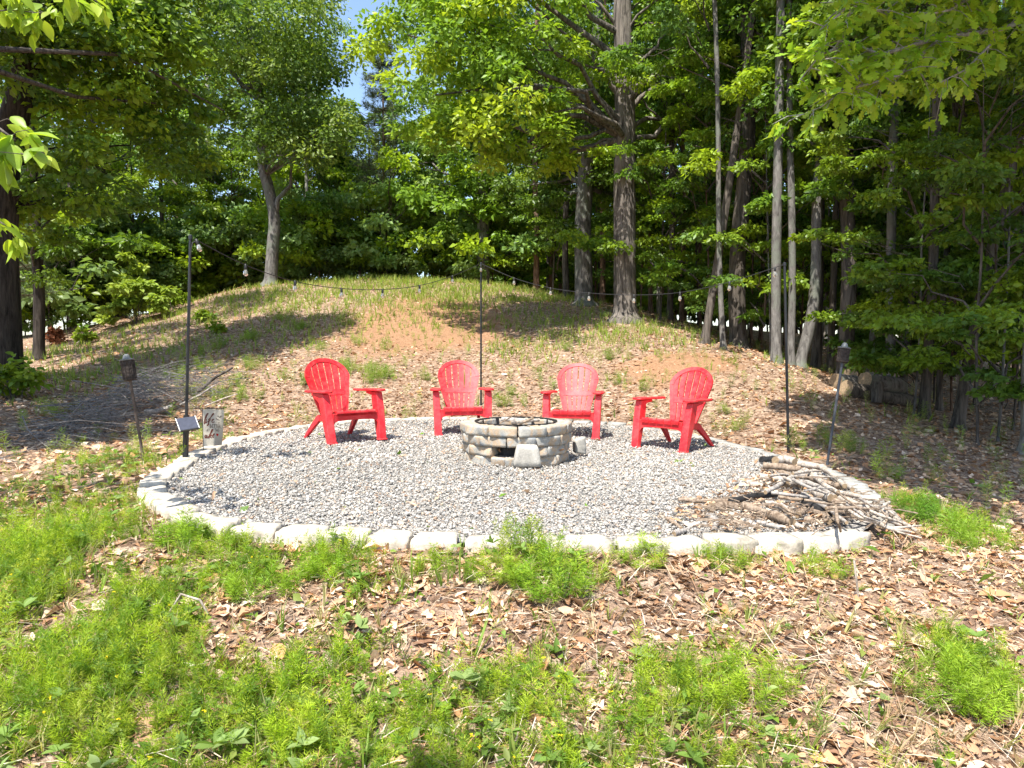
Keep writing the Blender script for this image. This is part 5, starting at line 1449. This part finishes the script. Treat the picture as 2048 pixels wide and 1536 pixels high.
# grass: green tufts in front and straw coloured ones on the right
def straw(a, b_): return np.clip(.10 + .9 * np.exp(-((a - 1.5) ** 2 / .5 + (b_ - 2.6) ** 2 / .35)) + .4 * np.exp(-((a - .2) ** 2 / .6 + (b_ - 3.0) ** 2 / .15)), 0, 1) * (patio_f(a, b_) > .12) * (.4 + fbm(a, b_, 3, 70))
x, y, z = place(9000, -3.5, 4, 1.75, 4.4, lambda a, b_: straw(a, b_) * .42, 2200); n = len(x)
A = np.c_[RNG.normal(.35, .5, n), RNG.normal(-.1, .45, n), np.ones(n) * .7]
V, F, c = scatter(BLADE, np.c_[x, y, z - .01], A, rdir(n), np.c_[RNG.uniform(.07, .19, n), RNG.uniform(.08, .15, n), RNG.uniform(.08, .15, n)], pick([(.46, .36, .22), (.40, .30, .17), (.30, .32, .10), (.22, .30, .06), (.52, .43, .29)], n))
tag(link("dry_grass", mesh_np("dry_grass", V, F, c), M_weed), "straw coloured and green grass blades over the leaf litter in front", "grass", kind="stuff")
# grass on the mound's crest and flank
CREST = [(600, 590, 3.0, .9), (720, 585, 3.0, 1.0), (850, 580, 3.2, 1.1), (960, 585, 2.5, 1.1), (500, 600, 2.5, .7), (420, 620, 2.2, .5), (1040, 590, 1.8, .9), (760, 625, 1.5, .5), (650, 640, 1.8, .45), (1180, 670, 1.3, .7), (1250, 655, 1.2, .9), (1120, 650, 1.2, .45), (1290, 680, 1.0, .6), (1060, 700, 1.2, .35), (560, 690, 1.2, .3), (300, 700, 1.5, .4), (180, 760, 1.0, .45), (160, 700, 1.5, .5), (60, 760, 1.0, .3)]
_cs = np.array([(*hit(a, b_)[:2], r, w) for a, b_, r, w in CREST])
def crest(x, y):
    g_ = np.full(np.shape(x), .025)
    for cx, cy_, r, w in _cs: g_ = np.maximum(g_, w * np.exp(-((x - cx) ** 2 + (y - cy_) ** 2) / (r * r)))
    return np.clip(g_ * (.2 + 1.5 * (fbm(x, y, 1.3, 81, 3) - .1)), 0, 1) * (patio_f(x, y) > .2)
x, y, z = place(68000, -17, 8, 10.5, 29, crest, 14000); n = len(x)
A = np.c_[RNG.normal(0, .25, n), RNG.normal(0, .25, n), np.ones(n)]
V, F, c = scatter(BLADE, np.c_[x, y, z - .01], A, rdir(n), np.c_[RNG.uniform(.10, .34, n), RNG.uniform(.14, .26, n), RNG.uniform(.14, .26, n)], pick([(.26, .37, .05), (.33, .42, .07), (.19, .31, .045), (.42, .43, .16)], n))
tag(link("hill_grass", mesh_np("hill_grass", V, F, c), M_weed), "yellow-green grass growing over the crest of the mound", "grass", kind="stuff")
# leafy weeds dotted over the litter slope
HW = [(690, 745, .5), (760, 755, .55), (740, 760, .4), (850, 760, .35), (930, 770, .3), (1020, 790, .3), (1080, 760, .25), (1240, 770, .3), (1290, 780, .25), (610, 770, .3), (560, 760, .3), (500, 740, .35), (470, 770, .4), (640, 700, .3), (560, 640, .4), (720, 690, .3), (1050, 730, .25), (1130, 700, .4), (1340, 770, .2), (1480, 860, .3), (1590, 895, .25), (1700, 905, .3), (1650, 890, .2), (1500, 900, .2), (350, 760, .5), (420, 740, .5), (440, 800, .45), (380, 790, .4), (480, 800, .35), (520, 800, .25), (240, 740, .4), (180, 720, .5), (80, 745, .5), (110, 830, .4), (230, 700, .5), (1010, 815, .25), (1055, 815, .25), (880, 700, .2), (1220, 720, .3), (1180, 800, .2), (1760, 960, .25), (1860, 940, .2), (1450, 830, .25), (600, 660, .4), (500, 680, .5), (430, 700, .45), (690, 650, .4), (770, 700, .3)]
_hw = np.array([(*hit(a, b_)[:2], r * .42, 1) for a, b_, r in HW])
def hillw(x, y):
    g_ = np.full(np.shape(x), .012)
    for cx, cy_, r, w in _hw: g_ = np.maximum(g_, .8 * np.exp(-((x - cx) ** 2 + (y - cy_) ** 2) / (r * r)))
    return g_ * (patio_f(x, y) > .2)
x, y, z = place(70000, -9, 9, 5.5, 21, hillw, 1500); n = len(x)
A = np.c_[RNG.normal(0, .2, n), RNG.normal(0, .2, n), np.ones(n)]
V, F, c = scatter(FEATH[:3], np.c_[x, y, z - .01], A, rdir(n), np.c_[RNG.uniform(.12, .32, n), RNG.uniform(.2, .4, n), RNG.uniform(.2, .4, n)], pick([(.22, .34, .05), (.27, .38, .06), (.17, .28, .04), (.32, .36, .11)], n))
tag(link("slope_weeds", mesh_np("slope_weeds", V, F, c), M_weed), "sparse green weeds sprouting from the leaf litter slope", "weeds", kind="stuff")

# blades of grass and broad leaved weeds mixed in
x, y, z = place(60000, -4.6, 4.6, 1.75, 9.2, lambda a, b_: np.clip(green(a, b_) * .5 + .012, 0, 1) * (patio_f(a, b_) > .12) * np.where(b_ > 5, .5, 1), 1900); n = len(x)
V, F, c = scatter(BLADE, np.c_[x, y, z - .01], np.c_[RNG.normal(0, .4, n), RNG.normal(0, .4, n), np.ones(n)], rdir(n), np.c_[RNG.uniform(.06, .20, n), RNG.uniform(.10, .20, n), RNG.uniform(.10, .20, n)], pick([(.22, .33, .05), (.17, .27, .045), (.30, .36, .09), (.42, .40, .18)], n))
tag(link("green_grass", mesh_np("green_grass", V, F, c), M_weed), "green grass blades growing through the feathery weeds", "grass", kind="stuff")
x, y, z = place(20000, -4.6, 4.6, 1.75, 9.2, lambda a, b_: np.clip(green(a, b_) * .25 + .006, 0, 1) * ((patio_f(a, b_) > .12) | (vnoise(a, b_, 7, 5) > .93)), 330); n = len(x); m5 = np.repeat(np.arange(n), 6)
V, F, c = scatter(ELL, np.c_[x, y, z + RNG.uniform(.01, .09, n)][m5], rdir(6 * n) * np.array([1, 1, .2]) + np.array([0, 0, .35]), np.tile([0, 0, 1.0], (6 * n, 1)) + RNG.normal(0, .3, (6 * n, 3)), RNG.uniform(.035, .075, n)[m5], pick([(.20, .31, .07), (.15, .25, .05), (.26, .35, .12)], n)[m5])
tag(link("broadleaf_weeds", mesh_np("broadleaf_weeds", V, F, c), M_weed), "small broad-leaved weeds scattered among the feathery ones", "weeds", kind="stuff")
# buttercups
x, y, z = place(6000, -3, 3, 1.8, 4, lambda a, b_: (green(a, b_) > .35) * .06, 60); n = len(x)
V, F, c = scatter(KITE, np.repeat(np.c_[x, y, z + RNG.uniform(.06, .13, n)], 4, 0), rdir(4 * n) * np.array([1, 1, .3]), np.tile([0, -.3, 1.0], (4 * n, 1)) + RNG.normal(0, .2, (4 * n, 3)), np.full(4 * n, .011), pick([(.75, .60, .02)], 4 * n))
tag(link("yellow_flowers", mesh_np("yellow_flowers", V, F, c), M_weed), "tiny yellow flowers dotted among the feathery weeds", "flowers", kind="stuff")
# single plants one can point at
def tuft(name, label, px, py, tm, n, rad, h, w, cols, cat, lean=.25):
    g_ = hit(px, py); a = RNG.uniform(0, 6.28, n); r = rad * np.sqrt(RNG.random(n))
    T = np.c_[np.cos(a) * r, np.sin(a) * r, -.01 * np.ones(n)]; h = h * (1.1 - .55 * (r / rad) ** 2)
    A = np.c_[T[:, 0] / rad * lean + RNG.normal(0, .12, n), T[:, 1] / rad * lean + RNG.normal(0, .12, n), np.ones(n)]
    V, F, c = scatter(tm, T, A, rdir(n), np.c_[RNG.uniform(.45, 1, n) * h, np.full(n, w), np.full(n, w)], pick(cols, n))
    o = link(name, mesh_np(name, V, F, c), M_weed, None, g_); return tag(o, label, cat)
GR = [(.22, .32, .05), (.26, .36, .06), (.42, .38, .18)]
tuft("rush_clump", "clump of stiff upright rushes with straw at its foot before the front stones", 822, 1165, BLADE, 16, .12, .27, .11, GR, "rush")
tuft("rush_clump", "denser dark rush clump nearer the middle of the front stones", 905, 1160, BLADE, 18, .11, .28, .09, [(.17, .26, .05), (.21, .31, .05)], "rush")
tuft("feathery_weed", "tall feathery weed clump with strap leaves before the middle of the front stones", 1105, 1180, FEATH, 50, .20, .24, .20, [(.24, .39, .03), (.29, .43, .035), (.18, .33, .025)], "weed")
tuft("strap_grass", "broad bladed grass rising through the tall feathery weed clump", 1118, 1185, BLADE, 4, .08, .33, .30, [(.14, .25, .05)], "grass")
tuft("feathery_weed", "small dense feathery weed against the front stones, left of the rushes", 648, 1150, FEATH, 36, .13, .19, .18, [(.27, .41, .03), (.21, .35, .025)], "weed")
tuft("feathery_weed", "rounded feathery weed on the litter between stones and leaf pile", 520, 1185, FEATH, 46, .20, .17, .18, [(.26, .40, .03), (.19, .33, .025)], "weed")
tuft("feathery_weed", "lone bushy feathery weed standing on the straw and dead leaves", 1915, 1400, FEATH, 60, .20, .24, .20, [(.26, .40, .03), (.30, .43, .04), (.21, .35, .03)], "weed")
tuft("feathery_weed", "lush feathery weed at the edge of the shade beside the branch pile", 1930, 1090, FEATH, 50, .24, .28, .2, [(.20, .35, .03), (.25, .39, .035)], "weed")
tuft("feathery_weed", "feathery weed squeezed against the shady side of the branch pile", 1830, 1035, FEATH, 40, .15, .24, .22, [(.12, .26, .03), (.16, .30, .03)], "weed")
tuft("feathery_weed", "feathery weed growing up over the corner edging stones", 370, 1085, FEATH, 50, .15, .20, .22, [(.26, .40, .03), (.20, .34, .025)], "weed")
YG = [(.28, .40, .03), (.33, .45, .035), (.20, .33, .025)]
tuft("feathery_weed", "low feathery weed under the white stones near the corner weed", 455, 1110, FEATH, 34, .16, .16, .16, YG, "weed")
tuft("feathery_weed", "feathery weed between the two rush clumps and the front stones", 868, 1140, FEATH, 22, .10, .15, .16, YG, "weed")
tuft("feathery_weed", "spreading feathery weed between the dark rush clump and the strap leaved clump", 990, 1150, FEATH, 36, .16, .17, .17, YG, "weed")
tuft("feathery_weed", "wispy feathery weed at the front stones, between strap leaved clump and dead wood", 1285, 1120, FEATH, 30, .16, .17, .16, YG, "weed")
tuft("feathery_weed", "low feathery weed fringe below the front stones facing the dead wood", 1440, 1125, FEATH, 32, .18, .15, .16, YG, "weed")
tuft("feathery_weed", "thin feathery weed at the last front stone by the dead wood", 1640, 1140, FEATH, 26, .16, .15, .15, YG, "weed")
tuft("feathery_weed", "lush feathery weed mound with yellow flowers out on the dead leaves", 1460, 1370, FEATH, 70, .24, .19, .18, YG, "weed")
tuft("small_weed", "tiny grass tuft at the foot of the fire pit", 1025, 938, BLADE, 6, .03, .09, .10, [(.20, .33, .04)], "weed")
tuft("strap_grass", "pair of tall arching strap blades on the dead leaves", 950, 1310, BLADE, 2, .03, .34, .22, [(.20, .30, .06)], "grass")
# bleached twigs standing in the foreground litter
for i, (P, r, lb) in enumerate([([(1716, 1200), (1713, 1160), (1708, 1120)], .006, "bleached upright forked twig in the litter before the branch pile"), ([(330, 1240), (362, 1188), (400, 1200), (416, 1228)], .006, "bent bleached stalk among the weeds of the lower slope")]):
    g_ = hit(*P[0]); pts = [at(p[0], p[1], g_[1]) for p in P]
    log("twig", pts, r, M_wood[0], lb, "twig", None, 5, .1, 800 + i, 3)

# ------------------------------------------------------------------ dead leaves
DL = []
for s in range(9):
    rg = np.random.default_rng(700 + s); cu = rg.uniform(.1, 1.1); bd = rg.normal(0, .3); tw = rg.normal(0, .4); wd = rg.uniform(.7, 1.1)
    xs = [0, .2, .38, .6, .8, 1.0]; ws = np.array([.03, .22, .12, .27, .13, .03]) * wd if s % 3 else np.array([.03, .17, .22, .21, .13, .02]) * wd
    V = []
    for x_, w_ in zip(xs, ws):
        for sg in (-1, 0, 1):
            a = sg * cu * 1.3 * min(1, w_ / .2); w2 = w_ * rg.uniform(.7, 1.25)
            V.append((x_ - .5, w2 * math.cos(a * .6) * sg, w2 * abs(math.sin(a)) * .9 + bd * (x_ - .5) ** 2 + tw * (x_ - .5) * sg * w_ + rg.normal(0, .02)))
    F = []
    for i in range(5):
        for k in range(2):
            a = i * 3 + k; F += [(a, a + 3, a + 4), (a, a + 4, a + 1)]
    DL.append((np.array(V), F))
DL2 = [(np.array([(-.5, 0, .12), (0, .33, .10), (.5, 0, .14), (0, -.33, .10)]), [(0, 2, 1), (0, 3, 2)]), (np.array([(-.5, 0, .0), (.05, .26, .16), (.5, .06, .05), (-.05, -.28, .02)]), [(0, 2, 1), (0, 3, 2)])]
DC = [(.43, .285, .185), (.52, .38, .27), (.31, .185, .11), (.60, .485, .38), (.45, .265, .15), (.66, .565, .47), (.22, .135, .09)]
DW = [3, 3, 2, 2, 2, 1.2, 1]
x, y, z = place(90000, -5.2, 5.8, 1.5, 5.2, lambda a, b_: (patio_f(a, b_) > .10) * np.clip(1.05 - .75 * green(a, b_), .1, 1) * (.45 + .8 * fbm(a, b_, 1.6, 90)), 22000); n = len(x)
V, F, c = scatter(DL, np.c_[x, y, z + RNG.uniform(.0, .018, n)], rdir(n) * np.array([1, 1, .25]), np.c_[RNG.normal(0, .36, n), RNG.normal(0, .36, n), np.ones(n)], RNG.lognormal(math.log(.041), .48, n), pick(DC, n, DW) * (.50 + .85 * fbm(x, y, 2.5, 95, 2))[:, None] * np.array([1.04, .97, .89]))
tag(link("dead_leaves", mesh_np("dead_leaves", V, F, c), M_dead), "curled brown dead leaves lying in front of the edging stones", "dead leaves", kind="stuff")
STRAW = [(np.array([(-.5, .5, 0), (-.5, -.5, 0), (0, -.5, .06), (0, .5, .06), (.5, -.1, 0), (.5, .1, 0)]), [(0, 1, 2), (0, 2, 3), (3, 2, 4), (3, 4, 5)])]
x, y, z = place(48000, -5, 6, 1.6, 9, lambda a, b_: (patio_f(a, b_) > .10) * np.clip(.35 + 1.3 * (fbm(a, b_, 1.1, 97) - .35) + .6 * straw(a, b_), .05, 1) * np.where(b_ > 4.4, .3, .8), 14000); n = len(x)
V, F, c = scatter(STRAW, np.c_[x, y, z + RNG.uniform(.008, .04, n)], rdir(n) * np.array([1, 1, .16]), np.c_[RNG.normal(0, .3, n), RNG.normal(0, .3, n), np.ones(n)], np.c_[RNG.uniform(.05, .24, n), RNG.uniform(.002, .0045, n), RNG.uniform(.05, .3, n)], pick([(.52, .42, .30), (.42, .30, .20), (.60, .52, .42), (.30, .19, .12), (.40, .22, .12)], n))
tag(link("straw", mesh_np("straw", V, F, c), M_dead), "thin dry stems and pine straw strewn over the dead leaves", "straw", kind="stuff")
def lit2(a, b_): return (patio_f(a, b_) > .12) * np.clip(.25 + 1.1 * (fbm(a, b_, .8, 92) - .1) - .9 * (clay(a, b_) - .25), .06, 1) * np.clip(1.15 - .04 * b_, .35, 1)
x, y, z = place(210000, -15, 14, 4.6, 26, lit2, 62000); n = len(x)
V, F, c = scatter(DL2, np.c_[x, y, z + RNG.uniform(.0, .02, n)], rdir(n) * np.array([1, 1, .3]), np.c_[RNG.normal(0, .5, n), RNG.normal(0, .5, n), np.ones(n)], RNG.lognormal(math.log(.056), .38, n), pick(DC, n, DW) * (.70 + .6 * fbm(x, y, 1.2, 96, 3))[:, None] * np.array([1.0, .92, .84]))
tag(link("leaf_litter", mesh_np("leaf_litter", V, F, c), M_dead), "pale brown leaf litter strewn over the slope behind the patio", "leaf litter", kind="stuff")
# leaves and bark blown onto the gravel, in the pit and among the branches
x = np.r_[RNG.uniform(-2.7, 2.6, 90), PX + RNG.normal(0, .18, 120), RNG.uniform(.95, 2.9, 1100)]
y = np.r_[RNG.uniform(3.9, 10, 90), PY + RNG.normal(0, .18, 120), RNG.uniform(3.95, 7.0, 1100)]
zz = np.r_[np.full(90, .012), np.full(120, .135), np.full(1100, .018)]; px_ = pz(x)
k = (patio_f(x, y) < -.12) & ~((zz == .018) & ((y < 4.2 + (1.4 - x) * .5) | (y > 4.5 + (x - .9) * 1.4))); k &= (zz == .135) | (np.hypot(x - PX, y - PY) > .62)
x, y, zz = x[k], y[k], (zz + px_)[k]; n = len(x)
V, F, c = scatter(DL, np.c_[x, y, zz + RNG.uniform(0, .02, n)], rdir(n) * np.array([1, 1, .25]), np.c_[RNG.normal(0, .4, n), RNG.normal(0, .4, n), np.ones(n)], RNG.uniform(.04, .10, n), pick(DC[:5], n))
tag(link("blown_leaves", mesh_np("blown_leaves", V, F, c), M_dead), "dead leaves and bark bits blown onto the gravel and into the branch pile", "dead leaves", kind="stuff")
